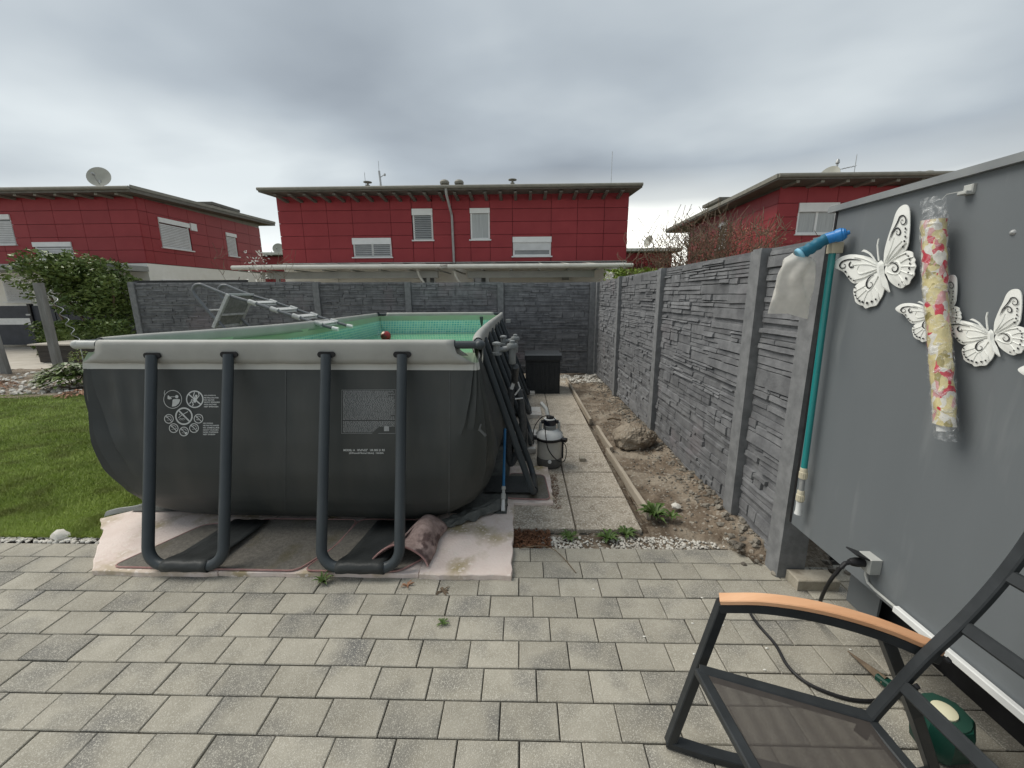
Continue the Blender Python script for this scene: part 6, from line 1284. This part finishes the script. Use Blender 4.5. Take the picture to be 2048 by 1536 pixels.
for k in range(5): b.tube([P+Vector((0.2+0.09*k,-0.12,0.585+0.017*k)), P+Vector((0.2+0.09*k,0.12,0.585+0.017*k))], 0.006, 4)
b.tube([P+Vector((0.60,0,0.45)), P+Vector((0.60,0,1.0))], 0.010, 5); b.build('side_arm', M_GALV, mt)
for px, k in ((1832,0),(1856,1)): P = at(px, 345, 'Y', 13.9); vent(Vector((P.x,13.9,zT+0.16)), max(0.25,P.z-zT-0.16), hr, k)
dm = thing('roof_dormer', 'small grey roof dormer showing behind the right roof', 'dormer', (9,21.5,5)); P1_, P2_ = at(1447,402,'Y',21.5), at(1500,392,'Y',21.5)
b = MB(); b.box((P1_.x,21.5,4.8), (P2_.x+0.3,23,P1_.z)); b.build('wall', M_PLASTER, dm); b = MB(); b.box((P1_.x-0.3,21.3,P1_.z+0.001), (P2_.x+0.5,23.2,P1_.z+0.14)); b.build('roof', M_ROOFW, dm)
# ---- houses far behind the gaps
def farhouse(x0, x1, y, zb, lab, n=6):
    t = thing('distant_house', lab, 'house', ((x0+x1)/2,y,0)); b = MB(); b.box((x0,y+0.03,0), (x1,y+6,zb-0.2)); b.build('wall', M_REDJ, t)
    b = MB(); b.box((x0-0.4,y-0.6,zb-0.2), (x1+0.4,y+6.5,zb)); b.build('roof', M_ROOFW, t); b = MB(); b.box((x0-0.4,y-0.66,zb-0.16), (x1+0.4,y-0.6,zb+0.03)); b.build('fascia', M_CANOPY, t)
    Ff = HF('Y', y); facade(t, Ff, [lerp(x0,x1,k/n) for k in range(n+1)], [1.6,2.4,3.2,zb-0.25], [])
    return t
farhouse(at(1255,500,'Y',30).x, at(1345,500,'Y',30).x, 30, at(1290,499,'Y',30).z, 'distant dark red house seen low between the middle and right houses')
farhouse(at(480,505,'Y',34).x, at(600,505,'Y',34).x, 34, at(545,507,'Y',34).z, 'distant dark red house seen between the left and middle houses')
P = at(549,508,'Y',33); dish((P.x,33.6,P.z-0.1), 0.42, (0.2,-1,0.3), 'small distant satellite dish between the left and middle houses', hgt=0.45)
P = at(1299,497,'Y',30); dish((P.x,30.4,P.z-0.1), 0.42, (-0.9,-0.4,0.3), 'small distant satellite dish between the middle and right houses', hgt=0.5)
P = at(500,555,'Y',20)
b = MB(); b.box((at(533,560,'Y',22).x,22,0), (at(556,560,'Y',22).x,26,2.9)); tag(b.build('red_outbuilding', M_RED), 'dark red outbuilding glimpsed under the left canopy', 'outbuilding')
# ---- shrubs behind the right fence
def twigs(b, base, n, h, spread, r=0.012, lv=3):
    for k in range(n):
        a = U(0,2*PI); p = Vector(base)+Vector((U(-spread,spread)*0.35,U(-.4,.4),0)); d = Vector((math.cos(a)*U(0.1,0.45),math.sin(a)*0.25,1)).normalized(); pts = [p]
        for s_ in range(7): d = (d+Vector((U(-.16,.16),U(-.16,.16),U(-.02,.1)))).normalized(); pts.append(pts[-1]+d*h/7*U(0.8,1.1))
        b.tube(pts, r, 4, scales=[1-0.11*i for i in range(8)])
        for s_ in range(2,8):
            for _ in range(3):
                d2 = Vector((U(-1,1),U(-1,1),U(0.2,1.1))).normalized(); q = pts[s_]; b.tube([q, q+d2*h*0.07, q+(d2+Vector((U(-.4,.4),U(-.4,.4),0.2))).normalized()*h*0.15], r*0.4, 3)
def tips(n, fn, s_): b = MB(); leaves(b, n, fn, s_); return b
random.seed(33)
def bareshrub(px, y, h, n, lab, m2, nl):
    x = at(px, 500, 'Y', y).x; t = thing('bare_shrub', lab, 'shrub', (x,y,0), 'bare spring shrubs behind the right fence'); b = MB(); twigs(b, (x,y,0), n*2, h, 1.7, 0.016); b.build('branches', M_TWIG, t)
    zs = h; b = tips(nl, lambda: Vector((x+random.gauss(0,0.55), y+random.gauss(0,0.4), h*U(0.55,1.0))), (0.015,0.032)); b.build('buds', m2, t, kind='stuff')
bareshrub(1362,11.5,3.2,16,'brown twiggy shrub nearest the gap between the houses', M_TWIGR, 1500)
bareshrub(1408,11.2,3.55,18,'tallest twiggy shrub with dark red brown buds behind the right fence', M_LEAFR, 1900)
bareshrub(1475,11.0,3.3,16,'twiggy shrub with orange buds by the window of the right house', M_TWIGR, 2600)
t = thing('red_leaved_shrub', 'low shrub with dark red leaves beyond the back fence corner', 'shrub', (at(1290,520,'Y',16).x,16,0)); b = MB(); twigs(b, (t.location.x,16,0), 10, 2.6, 1.5, 0.015); b.build('branches', M_TWIG, t); b = tips(2600, crown_fn((t.location.x+0.1,16,2.35), (1.15,0.8,0.62), 12), (0.04,0.08)); b.build('crown', M_LEAFR, t)
t = thing('evergreen_hedge', 'bright green hedge looking over the far end of the right fence', 'hedge', (at(1290,550,'Y',11.5).x,11.5,0)); x0 = t.location.x; b = MB(); [b.tube([(x0-1+0.5*k,11.5,0),(x0-1+0.5*k,11.5,1.6)], 0.02, 5) for k in range(5)]; b.build('stem', M_TWIG, t)
b = tips(5200, lambda: Vector((lerp(at(1212,548,'Y',11.5).x, at(1345,548,'Y',11.5).x, U(0,1)), 11.5+U(-.4,.4), U(0.8,2.36)+0.05*math.sin(U(0,9)))), (0.045,0.075)); b.build('foliage', M_LEAFY, t)
b = tips(46, lambda: Vector((at(U(1212,1225),U(548,566),'Y',11.0).x, 11.0, at(1215,U(545,568),'Y',11.0).z)), (0.05,0.08)); tag(b.build('white_blossom', M_WHITEPET), 'white blossoms at the left end of the bright green hedge', 'blossom')
t = thing('blossoming_branch', 'thin branches with white blossom at the left end of the canopy', 'branch', (at(518,540,'Y',11.8).x,11.8,0)); x0 = t.location.x; b = MB(); twigs(b, (x0,11.8,0), 5, 2.95, 0.5, 0.012); b.build('branches', M_TWIG, t); b = tips(110, lambda: Vector((x0+random.gauss(0,0.16), 11.8+random.gauss(0,0.1), U(2.0,3.0))), (0.03,0.05)); b.build('blossom', M_WHITEPET, t)
# far tree line so the horizon is closed beyond the houses
b = MB(); leaves(b, 3000, lambda: Vector((U(-60,60), U(70,76), U(0,3.4)+0.6*math.sin(U(0,60)))), (0.4,0.9)); stuff(b.build('far_trees', M_LEAFD), 'far line of dark trees beyond the houses', 'trees')
bpy.context.view_layer.update()
